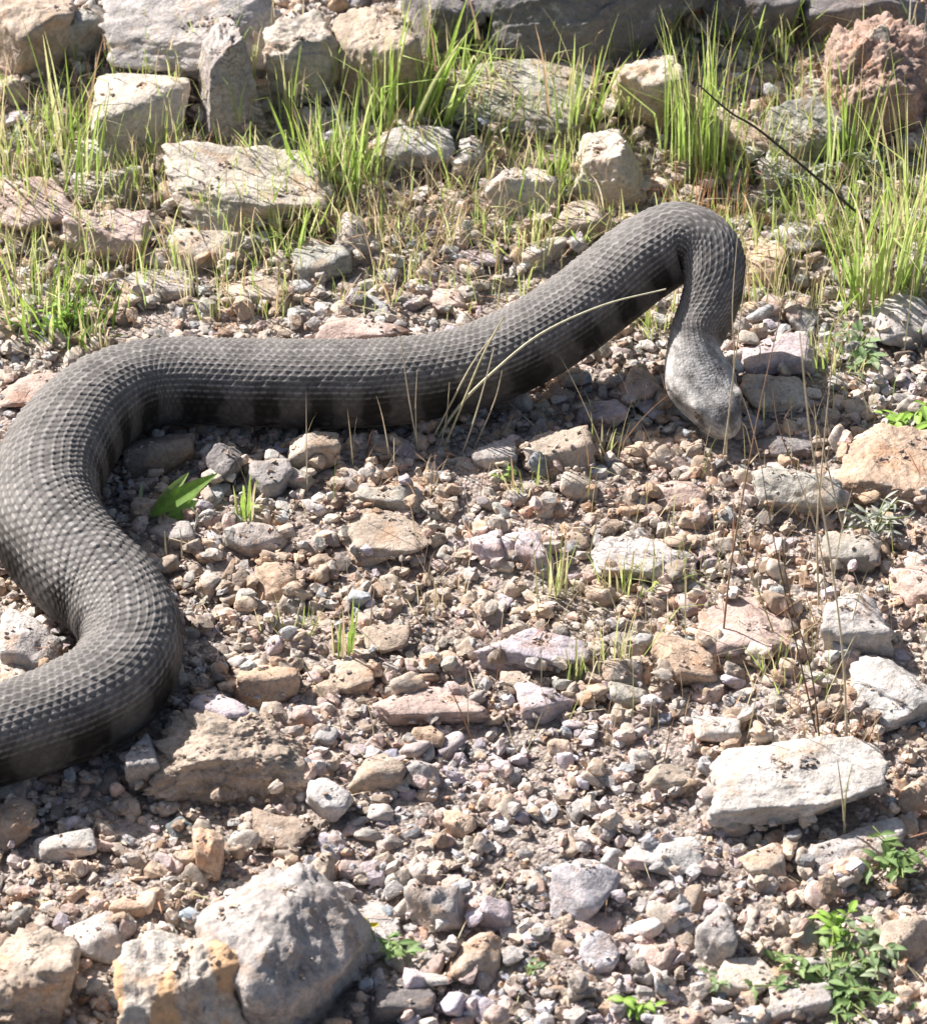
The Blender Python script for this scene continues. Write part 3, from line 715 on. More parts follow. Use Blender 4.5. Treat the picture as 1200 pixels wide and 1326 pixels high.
def make_label(px, py, cname, wpx, flat):
    size = 'tiny' if wpx < 23 else 'small' if wpx < 30 else 'medium' if wpx < 42 else 'chunky'
    shape = random.choice(['flat', 'low']) if flat < .45 else ''
    cands = sorted(LAND, key=lambda l: (l[0]-px)**2+((l[1]-py)*1.3)**2)[:5]
    for far in range(3):
        for (lx, ly, ph) in cands:
            dx, dy = px-lx, py-ly
            if abs(dx) > abs(dy)*1.2: d = 'right of' if dx > 0 else 'left of'
            elif abs(dy) > abs(dx)*1.2: d = 'in front of' if dy > 0 else 'behind'
            else: d = ('in front and ' if dy > 0 else 'behind and ')+('right of' if dx > 0 else 'left of')
            pre = ['', 'close ', 'a little way '][far] if not d.startswith('in front of') else ['', 'just ', 'some way '][far]
            lab = ' '.join(f'{size} {shape} {cname} stone {pre}{d} {ph}'.split())
            if lab not in used: used.add(lab); return lab
    return None
placed = []
NLOOSE = 300-NNAMED
tries = 0; kept = 0
while kept < NLOOSE and tries < 9000:
    tries += 1
    px = random.uniform(0, 1200); py = random.uniform(60, 430) if random.random() < .36 else random.uniform(430, 1326)
    wpx = (19+20*random.random()**2.0)*(1 if py > 430 else 1.5 if random.random() < .6 else 1)
    p = at(px, py, 0); m = mpp(p); a = wpx*m/2
    if hm(BIGM, p[0], p[1]) > 0: continue
    if any((p[0]-q[0])**2+(p[1]-q[1])**2 < (q[2]+a)**2*.95 for q in placed): continue
    b = a*random.uniform(.62, .95); fl = random.choice([.35, .5, .6, .75, .85]); c = a*fl
    i = int((p[0]-GX0)/GS); j = int((p[1]-GY0)/GS)
    rr = int(a/GS)+1
    cl = CLEAR[max(0, j-rr):j+rr+1, max(0, i-rr):i+rr+1].min()
    z0 = hm(BASE, p[0], p[1]); zc = z0+c*.55
    if cl < zc+c+.001: continue
    # hidden behind the snake from the camera? keep it visible
    sx, sy = topix(SNAKE_PATH[:, :3]); rp = SNAKE_PATH[:, 3]/mpp(p)
    if (((sx-px)**2+(sy-py)**2) < (rp*.9)**2).any(): continue
    if (BIGM[max(0, j-rr//2):j+rr//2+1, max(0, i-rr//2):i+rr//2+1].mean()) > .25: continue
    cname = zone_color(px, py); lab = make_label(px, py, cname, wpx, fl)
    if lab is None: continue
    o = link('stone', random.choice(POOL), None, (p[0], p[1], zc))
    yaw = random.uniform(0, 6.28); o.rotation_euler = (random.gauss(0, .22), random.gauss(0, .22), yaw)
    o.scale = (a, b, c); o.color = jit(PAL[cname], .09)
    tag(o, lab, 'stone', 'loose stones scattered on the gravel')
    stamp(HM, p[0], p[1], zc, a, b, c, yaw); stamp(BIGM, p[0], p[1], 0, a*.8, b*.8, 0, yaw, 'm')
    placed.append((p[0], p[1], a)); kept += 1

# ------------------------------------------------------------------ gravel: one mass, joined geometry
def hull_variants(n, npts, seed):
    g = random.Random(seed); outp = []
    for _ in range(n):
        bm = bmesh.new()
        for k in range(npts):
            v = Vector((g.gauss(0, 1), g.gauss(0, 1), g.gauss(0, 1))).normalized()*g.uniform(.75, 1)
            bm.verts.new(v)
        r = bmesh.ops.convex_hull(bm, input=bm.verts)
        bmesh.ops.delete(bm, geom=[v for v in bm.verts if not v.link_faces], context='VERTS')
        bmesh.ops.triangulate(bm, faces=bm.faces); bm.verts.index_update()
        outp.append((np.array([v.co[:] for v in bm.verts]), np.array([[v.index for v in f.verts] for f in bm.faces]))); bm.free()
    return outp
def scatter(name, variants, count, smin, smax, power, label, smooth, sink, area, reject_big=True, jitter_col=.12, lift=1.0, sharpen=None, dens=None):
    VV = []; FF = []; CC = []; nv = 0; n = 0
    x0, x1, y0, y1 = area
    # perspective: a little wider at the back
    xs = rng.uniform(x0, x1, count*4); ys = rng.uniform(y0, y1, count*4); us = rng.random(count*4)
    for x, y, u in zip(xs, ys, us):
        if n >= count: break
        i = int((x-GX0)/GS); j = int((y-GY0)/GS)
        if not (0 <= i < nxg and 0 <= j < nyg): continue
        if abs(x) > .285+.135*(y+.5): continue
        if reject_big and BIGM[j, i] > 0: continue
        if dens is not None and not dens(x, y): continue
        a = smin+(smax-smin)*u**power
        b = a*rng.uniform(.6, 1.0); c = a*rng.uniform(.3, .75)
        base = BASE[j, i]; h = HM[j, i]
        z = base+(min(h-base, .006*lift))+c*(1-2*sink)
        if CLEAR[j, i] < z+c*.7: continue
        V, F = variants[int(rng.integers(len(variants)))]
        q = Matrix.Rotation(rng.uniform(0, 6.28), 3, 'Z') @ Matrix.Rotation(rng.normal(0, .35), 3, 'X') @ Matrix.Rotation(rng.normal(0, .35), 3, 'Y')
        P = (V*np.array([a, b, c]))@np.array(q).T+np.array([x, y, z])
        sx, sy = topix(np.array([x, y, z]))
        cc = jit(PAL[zone_color(float(sx), float(sy))], jitter_col)
        VV.append(P); FF.append(F+nv); CC.append(np.tile(cc, (len(V), 1))); nv += len(V); n += 1
        if a > .0022: stamp(HM, x, y, z, a*.9, b*.9, c*.9)
    me = mesh_from(name, np.concatenate(VV), np.concatenate(FF), smooth, [M_GRAVEL], {'col': np.concatenate(CC)})
    o = link(name, me); tag(o, label, kind='stuff'); return o
VA = [rock_unit(2, 900+i, planes=int(rng.integers(3, 8)), sharp=[60, 40, 24, 50, 12][i % 5], rough=.08) for i in range(40)]
VA1 = [rock_unit(1, 700+i, planes=6, sharp=20, rough=.06) for i in range(40)]
AREA = (-.40, .40, -.50, .70)
VB = [rock_unit(1, 300+i, planes=int(rng.integers(2, 6)), sharp=60, rough=.09) for i in range(60)]
scatter('gravel', VA, 1500, .0060, .0098, 1.6, 'larger angular tan and grey gravel pieces covering the ground', True, .26, AREA, jitter_col=.15, lift=1.5)
scatter('small_gravel', VB, 6000, .0034, .0064, 1.4, 'small angular gravel packed between the larger pieces', False, .26, AREA, jitter_col=.16, lift=1.8)
HB = hull_variants(60, 12, 5)
scatter('fine_gravel', HB, 22000, .0016, .0042, 1.3, 'fine broken gravel filling the ground between the stones', False, .33, (-.44, .44, -.54, .74), jitter_col=.16, lift=1.0)
HC = hull_variants(40, 8, 6)
scatter('grit', HC, 20000, .0009, .0024, 1.4, 'sandy grit and crumbs between the gravel', False, .3, (-.42, .42, -.52, .72), jitter_col=.2, lift=.9)
# coarser scatter outside the picture so the place goes on
def outer():
    VV = []; FF = []; CC = []; nv = 0
    for _ in range(7000):
        x = rng.uniform(-1.6, 1.6); y = rng.uniform(-1.3, 2.2)
        if abs(x) < .285+.135*(y+.5) and -.50 < y < .70: continue
        a = .004+.03*rng.random()**5; b = a*rng.uniform(.6, 1); c = a*rng.uniform(.4, .8)
        V, F = VA1[int(rng.integers(40))]; t = rng.uniform(0, 6.28); cs, sn = math.cos(t), math.sin(t)
        P = V*np.array([a, b, c]); P = np.stack([P[:, 0]*cs-P[:, 1]*sn, P[:, 0]*sn+P[:, 1]*cs, P[:, 2]], 1)+np.array([x, y, gz(x, y)+c*.4])
        VV.append(P); FF.append(F+nv); nv += len(V); CC.append(np.tile(jit(PAL[zone_color(600, 400)], .12), (len(V), 1)))
    o = link('outer_gravel', mesh_from('outer_gravel', np.concatenate(VV), np.concatenate(FF), True, [M_GRAVEL], {'col': np.concatenate(CC)}))
    tag(o, 'loose gravel continuing beyond the stones in view', kind='stuff')
outer()

def berm():
    VV = []; FF = []; CC = []; nv = 0
    tg = np.gradient(SNAKE_PATH[:, :2], axis=0); tg /= np.linalg.norm(tg, axis=1)[:, None]
    for _ in range(1500):
        k = int(rng.integers(len(SNAKE_PATH))); x, y, z, r = SNAKE_PATH[k]; sd = rng.choice([-1, 1]); d = r*rng.uniform(.86, 1.14)
        qx = x-tg[k, 1]*sd*d; qy = y+tg[k, 0]*sd*d; g0 = gz(qx, qy)
        if z-r > g0+.009: continue
        a = .0014+.0040*rng.random()**2; V, F = HB[int(rng.integers(len(HB)))]
        q = Matrix.Rotation(rng.uniform(0, 6.28), 3, 'Z') @ Matrix.Rotation(rng.normal(0, .5), 3, 'X')
        P = (V*np.array([a, a*.8, a*.6]))@np.array(q).T+np.array([qx, qy, max(g0, min(hm(HM, qx, qy), g0+.006))+a*.3])
        VV.append(P); FF.append(F+nv); nv += len(V); CC.append(np.tile(jit(PAL[zone_color(600, 600)], .15), (len(V), 1)))
    tag(link('pushed_gravel', mesh_from('pushed_gravel', np.concatenate(VV), np.concatenate(FF), False, [M_GRAVEL], {'col': np.concatenate(CC)})), 'small gravel pushed up along the side of the snake', kind='stuff')
berm()
def crumbs():
    VV = []; FF = []; CC = []; nv = 0
    for o in list(bpy.data.objects):
        if o.get('category') not in ('rock', 'boulder'): continue
        me = o.data; n = len(me.vertices); co = np.empty(n*3, np.float32); no = np.empty(n*3, np.float32)
        me.vertices.foreach_get('co', co); me.vertices.foreach_get('normal', no); co = co.reshape(-1, 3); no = no.reshape(-1, 3)
        okv = np.where(no[:, 2] > .86)[0]
        if len(okv) == 0: continue
        dim = co.max(0)-co.min(0); k = int(9000*dim[0]*dim[1])+3
        cs, sn = math.cos(o.rotation_euler[2]), math.sin(o.rotation_euler[2])
        ctr = co[rng.choice(okv, 3)]
        for _ in range(min(k, 90)):
            # crumbs gather in a few patches
            c0 = ctr[rng.integers(3)]; d = np.linalg.norm(co[okv]-c0, axis=1)+rng.random(len(okv))*dim[0]*.5
            v = co[okv[int(np.argmin(d+rng.random(len(okv))*dim[0]*.3))]]; a = .0006+.0022*rng.random()**3
            V, F = HC[int(rng.integers(len(HC)))]; p = np.array([v[0]*cs-v[1]*sn, v[0]*sn+v[1]*cs, v[2]])+np.array(o.location)
            VV.append(V*np.array([a, a*.8, a*.6])+p+np.array([0, 0, a*.3])); FF.append(F+nv); nv += len(V)
            CC.append(np.tile(jit(PAL[random.choice(['tan', 'pale tan', 'pink', 'tan', 'brown'])], .15), (len(V), 1)))
    o = link('crumbs', mesh_from('crumbs', np.concatenate(VV), np.concatenate(FF), False, [M_GRAVEL], {'col': np.concatenate(CC)}))
    tag(o, 'crumbs and grit lying on top of the rocks', kind='stuff')
crumbs()

# ------------------------------------------------------------------ PLANTS
GREEN = {
 'bright': [(.36, .51, .13), (.30, .46, .09), (.42, .56, .18), (.54, .60, .28)],
 'yellow': [(.40, .52, .15), (.50, .56, .24), (.34, .48, .12), (.60, .57, .33)],
 'dry': [(.52, .44, .28), (.60, .52, .36), (.44, .34, .20), (.38, .27, .16)],
 'straw': [(.62, .56, .38), (.55, .50, .30), (.50, .50, .26)],
 'green': [(.13, .25, .04), (.18, .31, .05), (.24, .36, .07)],
 'grey': [(.36, .40, .33), (.42, .45, .38), (.33, .37, .27)],
 'rust': [(.40, .23, .13), (.46, .30, .18), (.34, .18, .11)],
}
class Blades:
    def __init__(s): s.V = []; s.F = []; s.C = []; s.n = 0
    def blade(s, base, az, L, lean, curl, wid, col, tip=None, seg=7, face=None):
        t = np.linspace(0, 1, seg+1)
        # direction: starts near vertical and bends over toward az
        ang = lean+curl*t*t
        if random.random() < .2: ang = ang+np.where(t > random.uniform(.35, .8), random.uniform(.5, 1.7), 0)
        st = L/seg; d = np.stack([np.sin(ang)*math.cos(az), np.sin(ang)*math.sin(az), np.cos(ang)], 1)
        P = np.vstack([[0, 0, 0], np.cumsum(d[:-1]*st, 0)])+np.asarray(base)
        fa = face if face is not None else random.uniform(0, math.pi)
        side = np.array([math.cos(fa), math.sin(fa), 0]); wv = wid*.66*np.clip(1.05-t**2.2, .05, 1)*np.clip(.45+t*3, 0, 1)
        fold = np.cross(side, d); fold /= np.linalg.norm(fold, axis=1)[:, None]
        A = P-side*wv[:, None]; B = P+fold*(wv*.45)[:, None]; C = P+side*wv[:, None]
        V = np.stack([A, B, C], 1).reshape(-1, 3); k = len(t)
        F = []
        for i in range(k-1):
            a = i*3; F += [[a, a+1, a+4, a+3], [a+1, a+2, a+5, a+4]]
        col = np.array(col); tip = col*np.array([1.35, 1.15, 1.2]) if tip is None else np.array(tip)
        cc = col[None]*(1-t[:, None]**2)+tip[None]*t[:, None]**2
        root = np.array([.45, .38, .22]); q = np.clip(1-t*5, 0, 1)[:, None]*.6; cc = cc*(1-q)+root*q
        s.V.append(V); s.F.append(np.array(F)+s.n); s.C.append(np.repeat(cc, 3, 0)); s.n += len(V)
    def tube(s, pts, r0, r1, col, sides=5):
        pts = np.asarray(pts, float); k = len(pts); T = np.gradient(pts, axis=0); T /= np.linalg.norm(T, axis=1)[:, None]+1e-12
        ref = np.array([.3, .9, .1]); A = np.cross(T, ref); A /= np.linalg.norm(A, axis=1)[:, None]; B = np.cross(T, A)
        rr = np.linspace(r0, r1, k)[:, None, None]; an = np.arange(sides)*2*np.pi/sides
        V = pts[:, None]+rr*(np.cos(an)[None, :, None]*A[:, None]+np.sin(an)[None, :, None]*B[:, None])
        F = [[i*sides+j, i*sides+(j+1) % sides, (i+1)*sides+(j+1) % sides, (i+1)*sides+j] for i in range(k-1) for j in range(sides)]
        s.V.append(V.reshape(-1, 3)); s.F.append(np.array(F)+s.n); s.C.append(np.tile(np.array(col), (k*sides, 1))); s.n += k*sides
    def build(s, name, mat, loc, parent=None):
        V = np.concatenate(s.V)-np.asarray(loc)
        return link(name, mesh_from(name, V, np.concatenate(s.F), True, [mat], {'col': np.concatenate(s.C)}), parent, loc if parent is None else None)
def pick(p): return random.choice(GREEN[p])
def tuft(px, py, hpx, n, spread, wmm, pal, label, lean=.16, curl=.5, dirx=0.0, dry=.12, thin=3, group='grass tufts among the rocks', zb=0.0):
    n = int(n*1.2); spread *= 1.75; hpx *= .92; lean *= 1.35; curl *= 1.3
    base = at(px, py, zb); m = mpp(base); L0 = hpx*m/math.cos(PITCH); sp = spread*m*.5
    B = Blades()
    for i in range(n):
        r = random.random()**.7*sp; t = random.uniform(0, 6.28); x = base[0]+r*math.cos(t); y = base[1]+r*math.sin(t)*.8
        L = L0*random.uniform(.35, 1.0)**.8
        az = t+random.gauss(0, .8) if random.random() > abs(dirx) else (0 if dirx > 0 else math.pi)+random.gauss(0, .5)
        le = abs(random.gauss(0, lean))+abs(dirx)*.18
        pl = 'straw' if random.random() < dry*.6 else 'dry' if random.random() < dry*.5 else pal
        B.blade((x, y, gz(x, y)+zb-.002), az, L, le, random.uniform(0, curl), wmm*.001*random.uniform(.55, 1.15), pick(pl))
    for i in range(thin):
        r = random.random()*sp*1.3; t = random.uniform(0, 6.28); x = base[0]+r*math.cos(t); y = base[1]+r*math.sin(t)
        B.blade((x, y, gz(x, y)-.002), random.uniform(0, 6.28), L0*random.uniform(.5, 1.15), random.uniform(0, .35), random.uniform(0, .8), .0006, pick('straw'))
    o = B.build('grass_tuft', M_GRASS, base); tag(o, label, 'grass', group); return o
TUFTS = [
 (100, 200, 175, 12, 40, 2.6, 'bright', 'tall broad-bladed green tuft in front of the narrow grey-green rock', .08, .25, 0),
 (70, 265, 170, 34, 90, 1.3, 'bright', 'loose tall yellow-green tuft left of the cream rounded boulder', .14, .4, 0),
 (20, 240, 160, 28, 80, 1.1, 'yellow', 'thin yellow tuft at the left edge below the corner boulder', .15, .5, 0),
 (45, 405, 110, 52, 100, 1.5, 'bright', 'dense bright green tuft at the left edge behind the snake', .22, .5, 0),
 (92, 432, 75, 46, 70, 1.7, 'green', 'short dark green tuft right of the dense bright tuft', .3, .6, 0),
 (128, 452, 85, 9, 30, 1.8, 'straw', 'pale withered tuft touching the snake at its upper left curve', .12, .3, 0),
 (15, 345, 90, 26, 60, 1.2, 'yellow', 'sparse tuft behind the rough pink rock on the left edge', .2, .5, 0),
 (150, 345, 80, 14, 60, .9, 'yellow', 'thin blades in front of the pinkish-tan block', .12, .3, 0),
 (192, 262, 75, 18, 50, 1.1, 'yellow', 'small tuft between crumbly grey rock and broad pale boulder', .15, .4, 0),
 (205, 215, 100, 14, 60, 1.0, 'yellow', 'thin grass over the foot of the cream rounded boulder', .2, .5, 0),
 (255, 372, 130, 12, 60, .8, 'yellow', 'wispy stems over the cream loaf rock', .14, .4, 0),
 (372, 318, 84, 30, 44, 2.0, 'bright', 'upright green tuft on the right end of the broad pale boulder', .16, .3, 0),
 (330, 395, 60, 18, 90, .8, 'dry', 'dry wisps on the flat pale rock', .3, .6, 0),
 (372, 170, 115, 16, 40, 1.1, 'bright', 'narrow tuft before the cream block', .1, .3, 0),
 (398, 232, 105, 50, 60, 1.6, 'bright', 'thick green tuft between cream block and domed tan boulder', .2, .5, 0),
 (445, 245, 165, 52, 60, 1.7, 'bright', 'bushy green tuft in front of the domed tan boulder', .2, .5, 0),
 (490, 170, 175, 14, 30, 1.9, 'bright', 'tall single-file blades crossing the domed tan boulder', .06, .2, 0),
 (548, 165, 185, 24, 44, 3.0, 'bright', 'broad-bladed tall tuft leaning right beside the domed tan boulder', .14, .3, .55),
 (600, 110, 110, 24, 60, 1.8, 'bright', 'green tuft against the dark gap at the top', .2, .4, .2),
 (590, 215, 110, 34, 90, 1.1, 'yellow', 'yellowish tuft at the left end of the grey-green slab', .25, .5, 0),
 (738, 178, 150, 24, 50, 2.3, 'bright', 'bright tuft with wide blades at the right end of the grey-green slab', .13, .35, .1),
 (718, 245, 80, 26, 44, 2.2, 'bright', 'upright tuft right of the cracked cream rock', .12, .3, 0),
 (690, 318, 70, 34, 80, 1.2, 'yellow', 'low yellow-green tuft behind the straight part of the neck', .3, .6, 0),
 (655, 365, 60, 18, 60, .9, 'yellow', 'thin tuft beside the flat lilac slab', .22, .5, 0),
 (805, 300, 60, 22, 50, 1.6, 'yellow', 'tiny tuft in front of the upright cream block', .3, .5, 0),
 (525, 365, 60, 16, 40, .9, 'yellow', 'small upright tuft left of the flat lilac slab', .14, .4, 0),
 (884, 225, 220, 22, 36, 1.4, 'bright', 'tall thin tuft right of the pitted limestone block', .07, .2, 0),
 (920, 235, 240, 30, 60, 1.5, 'bright', 'tallest grass stand behind the neck loop', .08, .3, .05),
 (905, 290, 90, 34, 70, 1.0, 'rust', 'rusty-stemmed tuft just behind the neck loop', .14, .3, 0),
 (1010, 62, 95, 60, 90, 1.7, 'bright', 'dense bright tuft at the top edge between dark rocks', .3, .6, .2),
 (985, 232, 90, 34, 110, 1.1, 'yellow', 'yellow tuft growing over the flat tan rock', .2, .5, 0),
 (950, 310, 70, 30, 90, .9, 'yellow', 'sparse tuft right behind the neck loop', .25, .5, 0),
 (1060, 300, 110, 34, 60, 1.5, 'bright', 'green tuft behind the bluish-white stone', .15, .4, 0),
 (1100, 235, 190, 20, 40, 1.7, 'bright', 'tall tuft at the left foot of the reddish pitted rock', .1, .3, 0),
 (1140, 392, 210, 60, 66, 1.8, 'bright', 'large tall clump at the right with reddish stem bases', .13, .35, .2),
 (1180, 330, 270, 30, 60, 1.8, 'yellow', 'tall yellow-green clump at the right edge over the reddish rock', .1, .3, -.1),
 (1095, 330, 100, 30, 70, 1.3, 'yellow', 'tuft left of the large tall clump', .2, .5, 0),
 (1038, 385, 90, 24, 60, .9, 'yellow', 'fine tuft in front of the bluish-white stone', .15, .4, 0),
 (1000, 395, 80, 16, 60, .8, 'dry', 'dry tuft just right of the neck loop', .15, .4, 0),
 (1190, 120, 160, 16, 60, 2.2, 'grey', 'grey-green broad blades at the upper right corner', .1, .3, 0),
 (1075, 480, 60, 30, 60, 1.4, 'yellow', 'tuft right of the pale lilac rock', .3, .6, 0),
 (852, 425, 48, 34, 46, 1.1, 'yellow', 'small yellow-green tuft inside the neck loop', .35, .7, 0),
 (315, 672, 78, 8, 16, 2.2, 'bright', 'upright green sprout above the smooth pinkish-grey stone', .1, .2, 0),
 (444, 852, 112, 9, 14, 1.8, 'green', 'slender green sprout left of centre on open gravel', .07, .15, 0),
 (372, 820, 50, 18, 44, .9, 'yellow', 'low yellowish tuft below the round orange stone', .3, .6, 0),
 (722, 768, 90, 10, 22, 1.6, 'yellow', 'pale green sprout near the taller lilac stone', .1, .2, 0),
 (808, 768, 75, 18, 40, 1.6, 'yellow', 'yellow-green tuft at the left end of the flat banded rock', .2, .4, 0),
 (790, 870, 110, 14, 40, .9, 'yellow', 'wispy sprout standing right of the pink-lilac slab', .12, .3, 0),
 (738, 882, 62, 8, 16, 2.0, 'bright', 'fresh green sprout in front of the pink-lilac slab', .14, .3, 0),
 (505, 320, 115, 70, 120, .7, 'dry', 'brown dry tussock in the middle behind the snake', .45, .8, 0),
 (560, 290, 90, 60, 110, .7, 'dry', 'straw-coloured tussock right of the brown one', .45, .8, 0),
 (545, 640, 60, 24, 60, .7, 'dry', 'withered grass base below the straw stalks', .3, .6, 0),
 (555, 775, 60, 26, 60, .6, 'dry', 'small withered tuft right of the flat tan stone', .4, .8, 0),
 (1075, 975, 70, 30, 60, .6, 'rust', 'rusty withered tuft behind the big white stone', .25, .4, 0),
 (680, 640, 60, 10, 30, 1.2, 'yellow', 'little yellow-green sprout left of the tan angular rock', .2, .4, 0),
 (780, 590, 60, 14, 30, 1.2, 'yellow', 'sprout right of the tan angular rock', .15, .4, 0),
 (870, 760, 70, 18, 60, .7, 'yellow', 'thin grass right of the flat banded rock', .3, .6, 0),
 (1010, 880, 70, 20, 50, .8, 'yellow', 'faint tuft right of the pinkish-orange stone', .25, .5, 0),
]
for t in TUFTS:
    tuft(t[0], t[1], t[2], t[3], t[4], t[5], t[6], t[7], t[8], t[9], t[10], dry=.14, thin=1 if t[2] < 90 else 3)

def stalk(points, r, col, label, cat='stalk', name='dry_stalk', depth=0.0, group='dry stalks standing in front of the snake', extras=None, bend=.004):
    """a stalk rooted at the first pixel; its points stand over the same patch of ground"""
    b = at(*points[0], 0.0); P = [b]
    n = len(points)
    for i, (px, py) in enumerate(points[1:], 1): P.append(at_y(px, py, b[1]+depth*i/(n-1)))
    C = catmull(P, 6)
    B = Blades(); B.tube(C, r, r*.45, col)
    if extras: extras(B, C)
    o = B.build(name, M_DRY, b); tag(o, label, cat, group); return o
def seedhead(B, C):
    for k in range(12):
        p = C[-1-k % 5]; B.blade(p, random.uniform(0, 6.28), .006, random.uniform(.2, .6), .3, .0009, pick('dry'), seg=3)
def side_twigs(B, C):
    for k in range(5):
        i = random.randint(len(C)//3, len(C)-2); B.blade(C[i], random.uniform(0, 6.28), random.uniform(.008, .02), random.uniform(.3, .8), .2, .0007, pick('dry'), seg=4)
TW = (.13, .095, .065); TWR = (.30, .19, .13); ST = (.60, .53, .38); PL = (.52, .45, .32)
stalk([(935, 832), (945, 740), (962, 640), (985, 520), (1012, 400)], .0007, TWR, 'long reddish-brown stalk rising from right of the banded rock past the head', extras=side_twigs)
stalk([(1058, 955), (1030, 830), (1000, 690), (985, 600)], .0006, TW, 'dark thin stalk left of the squarish grey block', extras=side_twigs)
stalk([(1062, 968), (1050, 870), (1022, 770), (1012, 700)], .0006, TW, 'dark forked stalk rising from the rusty withered tuft', extras=side_twigs)
stalk([(1097, 990), (1092, 860), (1075, 720), (1050, 570), (1035, 430)], .0008, ST, 'longest pale stalk at the right, rooted behind the big white stone', extras=side_twigs)
stalk([(1060, 790), (1058, 680), (1068, 560), (1082, 420)], .0007, PL, 'pale upright stalk in front of the grey-brown block', extras=seedhead)
stalk([(1095, 1090), (1090, 1030), (1084, 985)], .0007, PL, 'short pale stalk in front of the big white stone')
stalk([(1092, 1090), (1095, 1030), (1103, 990)], .0006, (.45, .46, .22), 'short greenish stalk leaning right in front of the big white stone')
stalk([(1005, 830), (980, 760), (958, 700), (965, 600)], .0005, (.42, .42, .2), 'curving yellow-green stem below the head')
stalk([(1072, 800), (1060, 700), (1030, 610)], .0006, PL, 'pale stem leaning left over the grey-brown block')
stalk([(940, 600), (943, 540), (960, 400), (968, 330)], .0006, PL, 'pale upright stalk crossing the right side of the neck loop')
stalk([(935, 600), (950, 480), (948, 400), (955, 300)], .0005, ST, 'thin straw beside the neck loop, left of a pale stalk')
stalk([(1000, 905), (1040, 980)], .0005, TW, 'short dark twig lying near the big white stone') if False else None
stalk([(542, 585), (530, 520), (518, 435)], .0006, ST, 'thin straw stalk leaning left before the body')
stalk([(540, 585), (538, 530), (540, 480)], .0005, ST, 'short upright straw before the body')
stalk([(558, 572), (585, 520), (612, 470), (645, 425)], .0008, ST, 'long straw leaning right before the body')
stalk([(575, 580), (600, 520), (625, 460), (652, 410)], .0009, (.56, .52, .30), 'yellow-green straw leaning right, upper one of the bunch')
stalk([(598, 590), (618, 530), (640, 450)], .0007, ST, 'straw at the right side of the bunch before the body')
stalk([(612, 585), (640, 520), (650, 480)], .0006, PL, 'shortest straw at the right side of the bunch')
stalk([(570, 578), (578, 540), (582, 495)], .0006, PL, 'short straw in the middle of the bunch')
stalk([(565, 570), (595, 525), (640, 480), (700, 432), (780, 395), (862, 374)], .0011, (.58, .56, .40), 'long arching straw crossing in front of the neck loop', cat='straw', depth=-.01)
stalk([(740, 610), (700, 560), (655, 518)], .0009, ST, 'straw lying across the gravel below the neck', cat='straw', depth=.07)
stalk([(850, 622), (790, 590), (712, 540)], .0008, (.5, .4, .28), 'broken straw piece under the neck loop', cat='straw', depth=.09)
stalk([(600, 812), (650, 795), (690, 788)], .0008, (.48, .33, .2), 'brown twig lying above the pink-lilac slab', cat='twig', depth=.03)
stalk([(1212, 365), (1150, 310), (1080, 250), (985, 170), (945, 145), (905, 110)], .0013, (.07, .06, .045), 'dark green-black stem arching through the upper right grass', cat='stem', depth=.02)
stalk([(216, 730), (214, 700), (213, 688)], .0006, ST, 'left one of two short pale blades by the lower curve')
stalk([(236, 725), (235, 700), (233, 685)], .0006, ST, 'right one of two short pale blades by the lower curve')
stalk([(350, 200), (400, 170), (445, 150)], .0007, ST, 'pale straw slanting behind the striped grey block', cat='straw')
stalk([(1045, 640), (1010, 560), (1000, 505)], .0005, TWR, 'thin reddish stem right of the head')
stalk([(1095, 700), (1060, 560), (1045, 520)], .0006, PL, 'leaning pale stem before the large orange rock')
stalk([(1210, 860), (1215, 700), (1190, 640)], .0005, PL, 'faint stem at the right edge') if False else None
stalk([(920, 560), (938, 470), (965, 455)], .0004, PL, 'x') if False else None

# broad leaves in the shadow by the body curve, leafy weeds
def leaf_mesh(name, L, Wd, col, bend=.4, lobes=0, fold=.25):
    n = 9; t = np.linspace(0, 1, n); w = Wd*.5*np.sin(np.pi*np.clip(t, .02, .985)**.8)**.8
    if lobes: w = w*(1+.35*np.cos(t*np.pi*2*lobes))
    ang = bend*t; x = np.concatenate([[0], np.cumsum(np.cos(ang[:-1])*L/(n-1))]); z = -np.concatenate([[0], np.cumsum(np.sin(ang[:-1])*L/(n-1))])
    rows = []
    for k in (-1, -.5, 0, .5, 1): rows.append(np.stack([x, k*w, z+abs(k)*w*fold], 1))
    V = np.stack(rows, 1).reshape(-1, 3); F = [[i*5+j, i*5+j+1, (i+1)*5+j+1, (i+1)*5+j] for i in range(n-1) for j in range(4)]
    base = np.array(col); cc = np.tile(base, (len(V), 1)); mid = np.arange(len(V)) % 5 == 2; cc[mid] = base*1.35
    return mesh_from(name, V, F, True, [M_LEAF], {'col': cc})
LEAFM = {}
def leafm(kind, i):
    key = (kind, i)
    if key not in LEAFM:
        c = random.choice({'green': [(.16, .25, .08), (.22, .32, .11), (.19, .29, .11)], 'fresh': [(.26, .42, .07), (.30, .46, .10)], 'greygreen': [(.25, .32, .18), (.30, .36, .22), (.20, .29, .13)], 'woolly': [(.40, .42, .36), (.46, .47, .40), (.34, .37, .29)]}[kind])
        LEAFM[key] = leaf_mesh('leaf', 1.0, random.uniform(.38, .62) if kind != 'woolly' else .22, c, random.uniform(.2, .9), lobes=random.choice([0, 2, 3]) if kind == 'green' else 0)
    return LEAFM[key]
